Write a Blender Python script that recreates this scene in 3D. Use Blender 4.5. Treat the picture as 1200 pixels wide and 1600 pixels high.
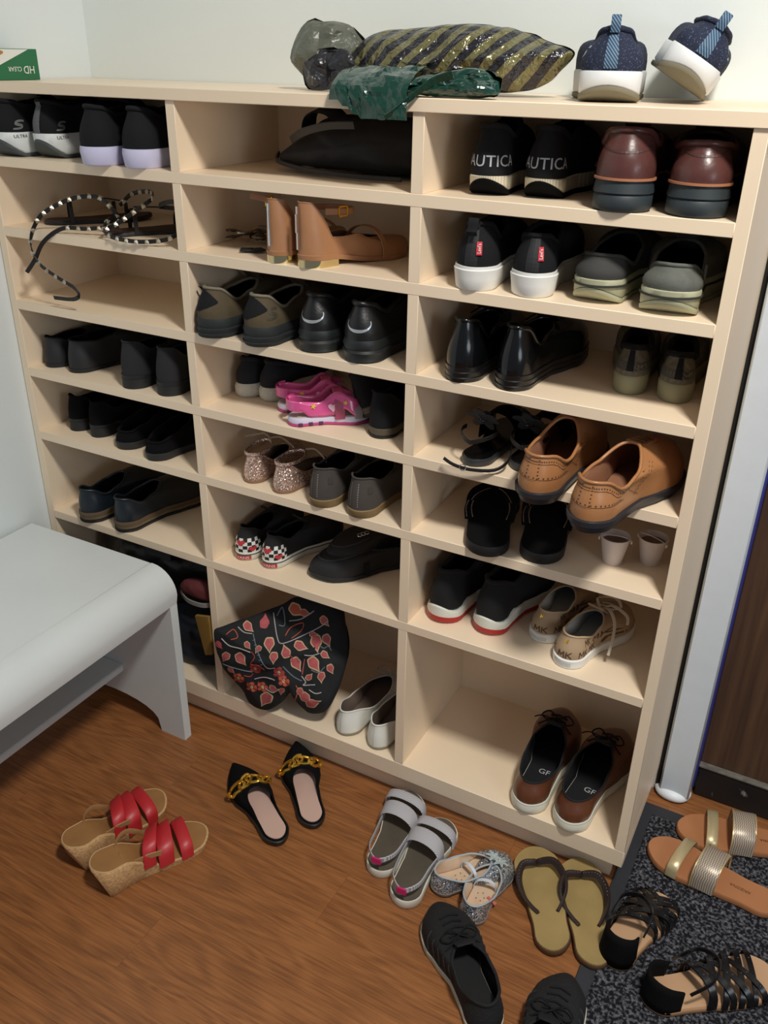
import bpy, bmesh, math, random
from math import sin, cos, pi, sqrt, radians
from mathutils import Vector, Matrix
from mathutils.bvhtree import BVHTree
random.seed(7)
for o_ in list(bpy.data.objects): bpy.data.objects.remove(o_)
SC = bpy.context.scene
COL = SC.collection

# ---------------------------------------------------------------- camera
yaw_, pitch_, roll_ = -0.4892, -0.4790, 0.0183
fwd = Vector((sin(yaw_)*cos(pitch_), cos(yaw_)*cos(pitch_), sin(pitch_)))
rt = Vector((cos(yaw_), -sin(yaw_), 0)); up = rt.cross(fwd)
r2 = cos(roll_)*rt + sin(roll_)*up; u2 = -sin(roll_)*rt + cos(roll_)*up
cd = bpy.data.cameras.new('camera'); cam = bpy.data.objects.new('camera', cd); COL.objects.link(cam)
m4 = Matrix((r2, u2, -fwd)).transposed().to_4x4(); m4.translation = Vector((0.1631, -1.2747, 1.4517))
cam.matrix_world = m4
cd.sensor_fit = 'VERTICAL'; cd.sensor_height = 36.0; cd.lens = 1370.35/1600*36.0
cd.clip_start = 0.01
SC.camera = cam
# ---------------------------------------------------------------- world and lamps
w = bpy.data.worlds.new('world'); SC.world = w; w.use_nodes = True
w.node_tree.nodes['Background'].inputs[0].default_value = (0.80, 0.88, 1.0, 1)
w.node_tree.nodes['Background'].inputs[1].default_value = 0.20
def area(name, loc, target, size, power, color):
    l = bpy.data.lights.new(name, 'AREA'); l.shape = 'DISK'; l.size = size; l.energy = power; l.color = color
    o = bpy.data.objects.new(name, l); COL.objects.link(o); o.location = loc
    d = Vector(target) - Vector(loc); o.rotation_euler = d.to_track_quat('-Z', 'Y').to_euler(); return o
area('ceiling_lamp', (0.56, -0.88, 2.75), (0.3, -0.4, 0.0), 0.30, 50, (1.0, 0.96, 0.88))
area('side_fill', (1.75, -1.25, 1.35), (0, -.1, .5), .8, 8, (0.86, 0.94, 1.0))  # added cool fill from the right, out of view; no real window modelled
SC.view_settings.view_transform = 'Standard'; SC.view_settings.look = 'None'
SC.view_settings.gamma = 1.0; SC.view_settings.use_curve_mapping = False
SC.view_settings.exposure = -0.04

# ---------------------------------------------------------------- materials
def lin(c):
    return tuple(((x/255)/12.92 if x/255 <= .04045 else ((x/255+.055)/1.055)**2.4) for x in c) + (1.0,)
_m = {}
def N(nt, t, **k):
    n = nt.nodes.new(t)
    for a, b in k.items():
        if a.startswith('i_'): n.inputs[a[2:].replace('_', ' ')].default_value = b
        else: setattr(n, a, b)
    return n
def M(name, rgb, rough=.5, metal=0., bump=0., bscale=200., var=0., vscale=30., spec=.5, coat=0., sheen=0., dist=.001):
    if name in _m: return _m[name]
    m = bpy.data.materials.new(name); m.use_nodes = True; nt = m.node_tree; b = nt.nodes['Principled BSDF']
    b.inputs['Base Color'].default_value = lin(rgb); b.inputs['Roughness'].default_value = rough
    b.inputs['Metallic'].default_value = metal; b.inputs['Specular IOR Level'].default_value = spec
    b.inputs['Coat Weight'].default_value = coat; b.inputs['Sheen Weight'].default_value = sheen
    L = nt.links.new; tc = N(nt, 'ShaderNodeTexCoord')
    if var > 0:
        n = N(nt, 'ShaderNodeTexNoise', i_Scale=vscale, i_Detail=4.0); L(tc.outputs['Object'], n.inputs['Vector'])
        mr = N(nt, 'ShaderNodeMapRange'); mr.inputs['From Min'].default_value = .3; mr.inputs['From Max'].default_value = .7
        mr.inputs['To Min'].default_value = 1-var; mr.inputs['To Max'].default_value = 1+var; L(n.outputs['Fac'], mr.inputs['Value'])
        mx = N(nt, 'ShaderNodeVectorMath', operation='SCALE'); mx.inputs[0].default_value = lin(rgb)[:3]
        L(mr.outputs[0], mx.inputs['Scale']); L(mx.outputs[0], b.inputs['Base Color'])
    if bump > 0:
        n = N(nt, 'ShaderNodeTexNoise', i_Scale=bscale, i_Detail=3.0); L(tc.outputs['Object'], n.inputs['Vector'])
        bp = N(nt, 'ShaderNodeBump', i_Strength=bump, i_Distance=dist); L(n.outputs['Fac'], bp.inputs['Height']); L(bp.outputs[0], b.inputs['Normal'])
    _m[name] = m; return m
def mat_wave(name, c1, c2, scale, rot=(0,0,0), rough=.6, metal=0., wtype='BANDS', dist=0., sharp=False, spec=.5):
    if name in _m: return _m[name]
    m = bpy.data.materials.new(name); m.use_nodes = True; nt = m.node_tree; b = nt.nodes['Principled BSDF']; L = nt.links.new
    b.inputs['Roughness'].default_value = rough; b.inputs['Metallic'].default_value = metal; b.inputs['Specular IOR Level'].default_value = spec
    tc = N(nt, 'ShaderNodeTexCoord'); mp = N(nt, 'ShaderNodeMapping'); mp.inputs['Rotation'].default_value = rot
    wv = N(nt, 'ShaderNodeTexWave', i_Scale=scale, i_Distortion=dist); wv.inputs['Detail'].default_value = 1.0
    L(tc.outputs['Object'], mp.inputs['Vector']); L(mp.outputs[0], wv.inputs['Vector'])
    cr = N(nt, 'ShaderNodeValToRGB'); e = cr.color_ramp.elements
    e[0].color = lin(c1); e[1].color = lin(c2)
    if sharp: e[0].position = .48; e[1].position = .56
    L(wv.outputs['Fac'], cr.inputs[0]); L(cr.outputs[0], b.inputs['Base Color']); _m[name] = m; return m
def mat_glitter(name, c1, c2, c3, scale=420.):
    if name in _m: return _m[name]
    m = bpy.data.materials.new(name); m.use_nodes = True; nt = m.node_tree; b = nt.nodes['Principled BSDF']; L = nt.links.new
    tc = N(nt, 'ShaderNodeTexCoord'); v = N(nt, 'ShaderNodeTexVoronoi', i_Scale=scale); L(tc.outputs['Object'], v.inputs['Vector'])
    cr = N(nt, 'ShaderNodeValToRGB'); e = cr.color_ramp.elements; e[0].color = lin(c1); e[1].color = lin(c3); e[0].position = .25; e[1].position = .85
    x = cr.color_ramp.elements.new(.6); x.color = lin(c2)
    sp = N(nt, 'ShaderNodeSeparateColor'); L(v.outputs['Color'], sp.inputs[0]); L(sp.outputs[0], cr.inputs[0]); L(cr.outputs[0], b.inputs['Base Color'])
    geo = N(nt, 'ShaderNodeNewGeometry'); vm = N(nt, 'ShaderNodeVectorMath', operation='SUBTRACT'); vm.inputs[1].default_value = (.5,.5,.5)
    L(v.outputs['Color'], vm.inputs[0]); sc = N(nt, 'ShaderNodeVectorMath', operation='SCALE'); sc.inputs['Scale'].default_value = 1.1; L(vm.outputs[0], sc.inputs[0])
    ad = N(nt, 'ShaderNodeVectorMath', operation='ADD'); L(geo.outputs['Normal'], ad.inputs[0]); L(sc.outputs[0], ad.inputs[1])
    nn = N(nt, 'ShaderNodeVectorMath', operation='NORMALIZE'); L(ad.outputs[0], nn.inputs[0]); L(nn.outputs[0], b.inputs['Normal'])
    b.inputs['Metallic'].default_value = .7; b.inputs['Roughness'].default_value = .3; _m[name] = m; return m
def mat_checker(name, c1, c2, scale):
    m = M(name, c1, .6); nt = m.node_tree; b = nt.nodes['Principled BSDF']; L = nt.links.new
    tc = N(nt, 'ShaderNodeTexCoord'); ck = N(nt, 'ShaderNodeTexChecker', i_Scale=scale); ck.inputs[1].default_value = lin(c1); ck.inputs[2].default_value = lin(c2)
    L(tc.outputs['UV'], ck.inputs[0]); L(ck.outputs[0], b.inputs['Base Color']); return m
def mat_board():
    m = M('cream_board', (243, 222, 194), .42, var=.03, vscale=3, bump=.15, bscale=600, dist=.0004); nt = m.node_tree
    return m
def mat_floor():
    m = bpy.data.materials.new('wood_floor'); m.use_nodes = True; nt = m.node_tree; b = nt.nodes['Principled BSDF']; L = nt.links.new
    tc = N(nt, 'ShaderNodeTexCoord'); oi = N(nt, 'ShaderNodeObjectInfo')
    mul = N(nt, 'ShaderNodeVectorMath', operation='SCALE'); mul.inputs[0].default_value = (7, 3, 5); L(oi.outputs['Random'], mul.inputs['Scale'])
    ad = N(nt, 'ShaderNodeVectorMath', operation='ADD'); L(tc.outputs['Object'], ad.inputs[0]); L(mul.outputs[0], ad.inputs[1])
    mp = N(nt, 'ShaderNodeMapping'); mp.inputs['Scale'].default_value = (1.5, 8, 1); L(ad.outputs[0], mp.inputs[0])
    n0 = N(nt, 'ShaderNodeTexNoise', i_Scale=1.0, i_Detail=2.0); n0.inputs['Distortion'].default_value = .8; L(mp.outputs[0], n0.inputs['Vector'])
    ma = N(nt, 'ShaderNodeMath', operation='MULTIPLY'); ma.inputs[1].default_value = 70; L(n0.outputs['Fac'], ma.inputs[0])
    si = N(nt, 'ShaderNodeMath', operation='SINE'); L(ma.outputs[0], si.inputs[0])
    mp2 = N(nt, 'ShaderNodeMapping'); mp2.inputs['Scale'].default_value = (14, 240, 1); L(ad.outputs[0], mp2.inputs[0])
    n1 = N(nt, 'ShaderNodeTexNoise', i_Scale=1.0, i_Detail=4.0); L(mp2.outputs[0], n1.inputs['Vector'])
    a2 = N(nt, 'ShaderNodeMath', operation='MULTIPLY_ADD'); a2.inputs[1].default_value = .09; a2.inputs[2].default_value = .0; L(si.outputs[0], a2.inputs[0])
    a3 = N(nt, 'ShaderNodeMath', operation='ADD'); L(a2.outputs[0], a3.inputs[0]); L(n1.outputs['Fac'], a3.inputs[1])
    cr = N(nt, 'ShaderNodeValToRGB'); e = cr.color_ramp.elements; e[0].position = .25; e[1].position = .8; e[0].color = lin((122, 76, 42)); e[1].color = lin((166, 108, 62))
    L(a3.outputs[0], cr.inputs[0]); L(cr.outputs[0], b.inputs['Base Color']); b.inputs['Roughness'].default_value = .42
    bp = N(nt, 'ShaderNodeBump', i_Strength=.2, i_Distance=.0006); L(n1.outputs['Fac'], bp.inputs['Height']); L(bp.outputs[0], b.inputs['Normal'])
    return m
def mat_mat():
    m = bpy.data.materials.new('mat_pile'); m.use_nodes = True; nt = m.node_tree; b = nt.nodes['Principled BSDF']; L = nt.links.new
    tc = N(nt, 'ShaderNodeTexCoord'); n = N(nt, 'ShaderNodeTexNoise', i_Scale=170.0, i_Detail=2.0); L(tc.outputs['Object'], n.inputs['Vector'])
    cr = N(nt, 'ShaderNodeValToRGB'); e = cr.color_ramp.elements; e[0].position = .45; e[1].position = .72; e[0].color = lin((24, 25, 30)); e[1].color = lin((112, 112, 118))
    L(n.outputs['Fac'], cr.inputs[0]); L(cr.outputs[0], b.inputs['Base Color']); b.inputs['Roughness'].default_value = .95; b.inputs['Specular IOR Level'].default_value = .15
    return m
BOARD = mat_board(); FLOORM = mat_floor()
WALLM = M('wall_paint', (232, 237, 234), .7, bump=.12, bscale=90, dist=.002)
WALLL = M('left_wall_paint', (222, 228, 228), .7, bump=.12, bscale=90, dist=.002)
BLACK = M('black_fabric', (22, 23, 26), .85, bump=.3, bscale=900, spec=.25)
BLACK2 = M('black_leather', (20, 21, 23), .38, bump=.35, bscale=260, spec=.5)
PATENT = M('black_patent', (10, 11, 13), .16, bump=.15, bscale=30, dist=.002)
SUEDE = M('black_suede', (17, 17, 18), .95, bump=.3, bscale=900, spec=.1)
RUBBER = M('black_rubber', (26, 29, 31), .6)
INNER = M('dark_lining', (15, 15, 17), .95, spec=.1)
WHITE = M('white_rubber', (232, 232, 228), .5, var=.04, vscale=30)
GOLD = M('gold_metal', (240, 190, 80), .22, .9)
SILVER = M('silver_metal', (225, 225, 225), .15, 1.)

# ---------------------------------------------------------------- object helpers
def mesh_obj(name, verts, faces, mat, parent=None, smooth=True, uv=None):
    me = bpy.data.meshes.new(name); me.from_pydata([tuple(v) for v in verts], [], faces)
    bm = bmesh.new(); bm.from_mesh(me); bmesh.ops.recalc_face_normals(bm, faces=bm.faces); bm.to_mesh(me); bm.free()
    if uv:
        ul = me.uv_layers.new(name='UVMap')
        for l in me.loops: ul.data[l.index].uv = uv[l.vertex_index]
    me.materials.append(mat)
    if smooth:
        me.shade_smooth()
    o = bpy.data.objects.new(name, me); COL.objects.link(o)
    if parent: o.parent = parent
    return o
def sharp(o, ang=40):
    me = o.data; me.shade_smooth(); me.set_sharp_from_angle(angle=radians(ang)); return o
class MB:
    def __init__(s): s.v = []; s.f = []
    def add(s, v, f):
        k = len(s.v); s.v += [tuple(p) for p in v]; s.f += [tuple(i+k for i in q) for q in f]; return s
    def box(s, x0, x1, y0, y1, z0, z1, b=0.0012):
        bm = bmesh.new(); bmesh.ops.create_cube(bm, size=1)
        for v in bm.verts: v.co = Vector(((x0+x1)/2+v.co.x*(x1-x0), (y0+y1)/2+v.co.y*(y1-y0), (z0+z1)/2+v.co.z*(z1-z0)))
        if b > 0: bmesh.ops.bevel(bm, geom=bm.edges[:], offset=b, segments=1, affect='EDGES')
        bm.verts.index_update(); s.add([v.co.copy() for v in bm.verts], [[v.index for v in f.verts] for f in bm.faces]); bm.free(); return s
    def xf(s, m): s.v = [tuple(m @ Vector(p)) for p in s.v]; return s
    def build(s, name, mat, parent=None, ang=40, smooth=True):
        o = mesh_obj(name, s.v, s.f, mat, parent, smooth)
        if smooth: sharp(o, ang)
        return o
def tag(o, label, cat, group=None, kind=None):
    if label: o['label'] = label
    if cat: o['category'] = cat
    if group: o['group'] = group
    if kind: o['kind'] = kind
    return o
def empty(name, loc=(0,0,0), rot=(0,0,0), **k):
    o = bpy.data.objects.new(name, None); COL.objects.link(o); o.location = loc; o.rotation_euler = rot; o.empty_display_size = .03
    if k: tag(o, k.get('label'), k.get('cat'), k.get('group'), k.get('kind'))
    return o
def frames(path, closed=False):
    n = len(path); T = []
    for i in range(n):
        a = path[(i-1) % n] if (closed or i > 0) else path[i]; b = path[(i+1) % n] if (closed or i < n-1) else path[i]
        d = b-a; T.append(d.normalized() if d.length > 1e-9 else Vector((0,1,0)))
    return T
def tube(path, r, closed=False, k=8, rfun=None):
    path = [Vector(p) for p in path]; T = frames(path, closed); n = len(path); mb = MB(); V = []
    nrm = T[0].orthogonal().normalized()
    for i in range(n):
        nrm = (nrm - T[i]*nrm.dot(T[i])); nrm = nrm.normalized() if nrm.length > 1e-6 else T[i].orthogonal().normalized()
        bn = T[i].cross(nrm); rr = r if rfun is None else rfun(i/(n-1))
        for j in range(k): V.append(path[i] + nrm*rr*cos(2*pi*j/k) + bn*rr*sin(2*pi*j/k))
    F = []
    for i in range(n if closed else n-1):
        for j in range(k): F.append((i*k+j, i*k+(j+1) % k, ((i+1) % n)*k+(j+1) % k, ((i+1) % n)*k+j))
    if not closed: F += [tuple(range(k)), tuple((n-1)*k+j for j in range(k))]
    return mb.add(V, F)
def ribbon(path, wdir, wd, th, closed=False):
    """flat band swept along path; wdir(i) gives the width direction"""
    path = [Vector(p) for p in path]; T = frames(path, closed); n = len(path); V = []
    for i in range(n):
        t_ = i/(n-1) if n > 1 else 0
        W = Vector(wdir(t_) if callable(wdir) else wdir); W = (W - T[i]*W.dot(T[i])).normalized(); nn = T[i].cross(W)
        w_ = wd(t_) if callable(wd) else wd
        for a, b in ((-.5, -.25), (-.42, .5), (.42, .5), (.5, -.25), (.4, -.5), (-.4, -.5)): V.append(path[i] + W*a*w_ + nn*b*th)
    k = 6; F = []
    for i in range(n if closed else n-1):
        for j in range(k): F.append((i*k+j, i*k+(j+1) % k, ((i+1) % n)*k+(j+1) % k, ((i+1) % n)*k+j))
    if not closed: F += [tuple(range(k)), tuple((n-1)*k+j for j in range(k))]
    return MB().add(V, F)
def spline(pts, n=24, closed=False):
    pts = [Vector(p) for p in pts]; m = len(pts); out = []
    segs = m if closed else m-1
    for q in range(n if closed else n+1):
        t = q/n*segs; i = min(int(t), segs-1); f = t-i
        P = [pts[(i+d) % m] if closed else pts[max(0, min(m-1, i+d))] for d in (-1, 0, 1, 2)]
        out.append(.5*((2*P[1])+(P[2]-P[0])*f+(2*P[0]-5*P[1]+4*P[2]-P[3])*f*f+(3*P[1]-P[0]-3*P[2]+P[3])*f**3))
    return out
def interp(keys, s):
    if s <= keys[0][0]: return keys[0][1]
    for (a, x), (b, y) in zip(keys, keys[1:]):
        if s <= b:
            f = (s-a)/(b-a); f = f*f*(3-2*f); return x+(y-x)*f
    return keys[-1][1]
_fontcache = {}
def text_mesh(txt, size):
    """returns verts2d, faces of a text centred on the origin, cut fine enough to wrap"""
    key = (txt, size)
    if key in _fontcache: return _fontcache[key]
    c = bpy.data.curves.new('txt', 'FONT'); c.body = txt; c.size = size; c.align_x = 'CENTER'; c.align_y = 'CENTER'; c.resolution_u = 3; c.offset = size*(.007 if txt == 'MK' else .004)
    o = bpy.data.objects.new('txt', c); COL.objects.link(o); dg = bpy.context.evaluated_depsgraph_get(); dg.update()
    me = o.evaluated_get(dg).to_mesh(); bm = bmesh.new(); bm.from_mesh(me); bpy.data.objects.remove(o)
    bmesh.ops.triangulate(bm, faces=bm.faces[:])
    for _ in range(3):
        long = [e for e in bm.edges if e.calc_length() > size*.3]
        if not long: break
        bmesh.ops.subdivide_edges(bm, edges=long, cuts=1); bmesh.ops.triangulate(bm, faces=[f for f in bm.faces if len(f.verts) > 3])
    bm.verts.index_update(); r = ([(v.co.x, v.co.y) for v in bm.verts], [[v.index for v in f.verts] for f in bm.faces]); bm.free()
    _fontcache[key] = r; return r
def bvh(o):
    me = o.data; return BVHTree.FromPolygons([v.co.copy() for v in me.vertices], [tuple(p.vertices) for p in me.polygons])
def decal_heel(tree, v2, f2, name, mat, parent, cy=.04, h=.05, ang0=0., off=.0008, r=.035, cx=0.):
    """wraps a flat shape round the heel: x becomes the angle, y the height"""
    out = []
    for x, y in v2:
        a = ang0 + x/r; d = Vector((sin(a), -cos(a), 0)); o_ = Vector((cx, cy, h+y)) + d*.3
        hit = tree.ray_cast(o_, -d, .3)
        p = hit[0] + d*off if hit[0] else Vector((cx, cy, h+y)) + d*r
        out.append(p)
    return mesh_obj(name, out, f2, mat, parent, smooth=False)
def decal_dir(tree, v2, f2, name, mat, parent, org, ex, ey, direction, off=.0008):
    """projects a flat shape onto a surface along direction"""
    org, ex, ey, d = Vector(org), Vector(ex), Vector(ey), Vector(direction).normalized(); out = []
    for x, y in v2:
        o_ = org + ex*x + ey*y - d*.3; hit = tree.ray_cast(o_, d, .8)
        out.append((hit[0] - d*off) if hit[0] else org+ex*x+ey*y)
    return mesh_obj(name, out, f2, mat, parent, smooth=False)

# ---------------------------------------------------------------- shoe geometry
HW = [(0, .66), (.1, .70), (.25, .66), (.42, .66), (.58, .86), (.72, 1.0), (.86, .93), (1, .70)]
NP = 48
class Last:
    """sole outline and heights of one shoe; heel back at the origin, toe towards +Y"""
    def __init__(s, L, W, side=1, heel=0., thick=.012, spring=.008, toe=.20, toep=2.0, heelcap=.15, hw=HW, curve=.012, arch=.0, plat=.0):
        s.L, s.W, s.side, s.heel, s.thick, s.spring, s.toe, s.toep, s.hc, s.hw, s.curve, s.plat = L, W, side, heel, thick, spring, toe, toep, heelcap, hw, curve, plat
    def half(s, t):
        h = interp(s.hw, t)*s.W/2
        if t < s.hc: h *= sqrt(max(0, 1-((s.hc-t)/s.hc)**2))
        if t > 1-s.toe: h *= max(0, 1-((t-(1-s.toe))/s.toe)**s.toep)**(1/s.toep if s.toep >= 2 else .75)
        return h
    def cx(s, t): return s.side*s.curve*(-.25+ (t-.3)**2*2.0 - .35*max(0, t-.75))
    def zt(s, t):  # top of the sole
        hh = interp([(0, 1), (.22, .93), (.55, .08), (.66, 0)], t)
        return s.thick + s.plat + s.heel*hh + s.spring*max(0, (t-.7)/.3)**2
    def ring(s, off=0., z=None, t0=0., t1=1.):
        out = []
        for i in range(NP):
            ph = 2*pi*i/NP; t = (1-cos(ph))/2; sg = 1 if ph <= pi else -1
            t = t0+(t1-t0)*t; h = s.half(t)
            x = s.cx(t)+sg*h; y = t*s.L
            # offset towards / away from the centre line
            cyy = s.L*min(max(t, .14), .84)
            d = Vector((x-s.cx(t), y-cyy, 0)); d = d.normalized()*off if d.length > 1e-6 else Vector((0, 0, 0))
            out.append(Vector((x+d.x, y+d.y, s.zt(t) if z is None else (z(t) if callable(z) else z))))
        return out
def loft(rings, cap0=True, cap1=True):
    n = len(rings[0]); V = [p for r in rings for p in r]; F = []
    for a in range(len(rings)-1):
        for i in range(n): F.append((a*n+i, a*n+(i+1) % n, (a+1)*n+(i+1) % n, (a+1)*n+i))
    for cap, a in ((cap0, 0), (cap1, len(rings)-1)):
        if cap:
            # strip cap: the ring is symmetrical about its first point
            for i in range(n//2):
                q = [a*n+i, a*n+i+1, a*n+(n-i-1) % n, a*n+(n-i) % n]; q = list(dict.fromkeys(q))
                if len(q) > 2: F.append(tuple(q))
    return MB().add(V, F)
def sole_mb(l, layers, zb=None, t0=0., t1=1.):
    """layers: (frac 0 bottom..1 top, offset)"""
    rs = []
    for f, off in layers:
        def z(t, f=f):
            top = l.zt(t); bot = (zb(t) if zb else top-l.thick-l.plat)
            return bot+(top-bot)*f
        rs.append(l.ring(off, z, t0, t1))
    return loft(rs)
def opening(l, op, n=NP):
    """op: y0,y1,w (half widths keyed),z keyed, cap front; returns the closed rim curve"""
    out = []
    for i in range(n):
        ph = 2*pi*i/n; t = (1-cos(ph))/2; sg = 1 if ph <= pi else -1
        y = op['y0']+(op['y1']-op['y0'])*t; st = min(max(y/l.L, 0), 1)
        h = interp(op['w'], t); c = op.get('cap', .3); hc = op.get('hcap', .3)
        if t < hc: h *= sqrt(max(0, 1-((hc-t)/hc)**2))
        if t > 1-c: h *= max(0, 1-((t-(1-c))/c)**2)**op.get('capp', .5)
        out.append(Vector((l.cx(st)+sg*h, y, interp(op['z'], t))))
    return out
def upper_rings(l, op, toe_h, bulge=.003, inset=0., m=9, base_off=-.001, z0=None, droop=0.):
    B = l.ring(base_off-inset, (lambda t: l.zt(t)-.002) if z0 is None else z0); E = opening(l, op)
    if inset:
        cy = (op['y0']+op['y1'])/2
        E = [p + (Vector((l.cx(p.y/l.L)-p.x, (cy-p.y)*.5, 0))).normalized()*inset*.6 for p in E]
    rings = [[] for _ in range(m)]
    for i in range(NP):
        P, Q = B[i], E[i]; dh = Vector((P.x-Q.x, P.y-Q.y, 0)); d = dh.length; dd = dh.normalized() if d > 1e-6 else Vector((0, 0, 0)); dz = Q.z-P.z
        wv = min(1, max(0, (d-.028)/.05)); wv = wv*wv*(3-2*wv)
        if P.y < l.L*.35: wv = 0
        P1 = P + Vector((0, 0, (1-wv)*.5*dz + wv*(toe_h-inset))) + dd*bulge
        P2 = Q + dd*(d*(.25+.3*wv)) - Vector((0, 0, (1-wv)*.3*dz)) - Vector((0, 0, wv*droop))
        for k in range(m):
            t = k/(m-1); rings[k].append(P*(1-t)**3+P1*3*t*(1-t)**2+P2*3*t*t*(1-t)+Q*t**3)
    return rings, E
def shoe(name, label, cat, group, loc, yaw, l, op, mats, toe_h=.035, sole=None, collar=.002, bulge=.003, pitch=0, roll=0, heelblock=None,
         outsole=None, insole=True, droop=0., r=None, tongue=False, laces=None, open_back=False):
    """builds one shoe: root Empty with its parts. mats: upper, lining, sole, outsole, insole, collar, heel"""
    root = empty(name, loc, (radians(pitch), radians(roll), -radians(yaw)), label=label, cat=cat, group=group)
    rings, E = upper_rings(l, op, toe_h, bulge, droop=droop)
    upm = loft(rings, False, False)
    upr = upm.build('upper', mats['upper'], root, 70)
    inn, E2 = upper_rings(l, op, toe_h, bulge, inset=.0035, droop=droop)
    # rim strip joins the upper with the lining
    loft([E]+[rg for rg in inn[::-1]], False, True).build('lining', mats.get('lining', INNER), root, 80)
    if insole:
        loft([l.ring(-.006), l.ring(-.006, lambda t: l.zt(t)+.003)]).build('insole', mats.get('insole', INNER), root, 60)
    if collar:
        tube([p + Vector((0, 0, collar*.2)) for p in E], collar, True, 8).build('collar', mats.get('collar', mats['upper']), root, 80)
    lay = sole or [(0, -.003), (.12, 0), (.88, .001), (1, -.0015)]
    so = sole_mb(l, lay, (lambda t: outsole['z'](t)) if outsole and 'z' in outsole else None).build('sole', mats['sole'], root, 50)
    if outsole:
        th = outsole['th']
        rs = [l.ring(outsole.get('off', .0)-.002, lambda t: outsole['zb'](t)), l.ring(outsole.get('off', .0), lambda t: outsole['zb'](t)+.002), l.ring(outsole.get('off', .0), lambda t: outsole['zb'](t)+th)]
        loft(rs).build('outsole', mats['outsole'], root, 50)
    if heelblock:
        t1, taper = heelblock
        rs = []
        for f in (0, .5, 1):
            rs.append([Vector((l.cx(t)+sg*(l.half(min(t, .97))+.0008)*(1-taper*(1-f)), t*l.L*(1)+(.0)+taper*.03*(1-f)*(1 if t < t1/2 else 0), f*(l.zt(t)-l.thick*.9)))
                       for t, sg in [((1-cos(2*pi*i/NP))/2*t1, 1 if i <= NP/2 else -1) for i in range(NP)]])
        # flat front face: last points share the width at t1
        loft(rs).build('heel', mats.get('heel', mats['sole']), root, 50)
    return root, upr, E
def strap_pts(l, yl, yr, h, n=14, z0=None, out=.002, pw=.8, tl=0., tr=0.):
    """arched strap over the sole from side to side"""
    tL, tR = yl/l.L, yr/l.L
    xL = l.cx(tL)-l.half(tL)-out; xR = l.cx(tR)+l.half(tR)+out; P = []
    zL = l.zt(tL)-.004; zR = l.zt(tR)-.004
    for i in range(n+1):
        a = pi*i/n; f = (1-cos(a))/2
        P.append(Vector((xL+(xR-xL)*f, yl+(yr-yl)*f, zL+(zR-zL)*f + (h)*sin(a)**pw)))
    return P
def lace_set(root, tree, l, ys, wd, mat, bow=True, zguess=.09, rr=.0017):
    """crossed laces lying on the vamp"""
    mb = MB()
    def surf(x, y):
        h = tree.ray_cast(Vector((x, y, .3)), Vector((0, 0, -1)), .4); return (h[0].z if h[0] else zguess)+.002
    for y in ys:
        c = l.cx(y/l.L); P = [Vector((c+x, y+.004*(1-abs(x)/wd), surf(c+x, y))) for x in [wd*(-1+k/3) for k in range(7)]]
        mb.add(*(lambda q: (q.v, q.f))(tube(P, rr, False, 6)))
    if bow:
        y = ys[-1]+.0; y = min(ys); c = l.cx(y/l.L); z = surf(c, y)+.003
        for sg in (-1, 1):
            P = spline([(c, y, z), (c+sg*.02, y+.006, z+.010), (c+sg*.034, y-.002, z+.002), (c+sg*.022, y-.010, z-.001), (c, y, z)], 16); mb.add(*(lambda q: (q.v, q.f))(tube(P, rr, False, 6)))
            P = spline([(c, y, z), (c+sg*.016, y-.014, z+.002), (c+sg*.036, y-.020, z-.012)], 10); mb.add(*(lambda q: (q.v, q.f))(tube(P, rr, False, 6)))
    return mb.build('laces', mat, root, 80)
def org(cx, cy, yaw, r=.033):
    a = radians(yaw); return cx - r*sin(a), cy - r*cos(a)

# ================================================================ SETTING
T_ = .01945
SZ = [1.399, 1.265, 1.129, .977, .827, .675, .471, .106]     # tops of the boards
XL, XA, XB, XR, D = -1.415, -.955, -.4795, 0.0, .314
CW = -1.4365   # face of the left wall
def struct(o): o['kind'] = 'structure'; return o
# floor: laminate planks
fl = struct(empty('floor'))
MB().box(-1.6, 1.9, -2.6, .6, -.03, -.004, 0).build('subfloor', M('dark_gap', (70, 38, 20), .9), fl)
pw, pl = .125, 1.2; row = 0; y = -2.6
pm = {}
while y < .5:
    x = -1.6 - (row*.47 % pl)
    while x < 1.9:
        x0, x1 = max(x, -1.6), min(x+pl, 1.9)
        if x1-x0 > .05:
            key = round(x1-x0, 4)
            if key not in pm:
                b_ = MB().box(0, x1-x0-.0003, 0, pw-.0003, -.004, 0, .0001); pm[key] = b_.build('plank', FLOORM, fl); o = pm[key]
            else:
                o = pm[key].copy(); COL.objects.link(o)
            o.location = (x0, y, 0)
        x += pl
    y += pw; row += 1
# walls
struct(MB().box(CW-.1, .024, .317, .42, -.03, 2.6, 0).build('wall_back', WALLM, None))
struct(MB().box(.024, 1.9, .40, .5, -.03, 2.6, 0).build('wall_back', WALLM, None)).name = 'wall_back_right'
struct(MB().box(CW-.1, CW, -2.6, .317, -.03, 2.6, 0).build('wall_left', WALLL, None))
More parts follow.
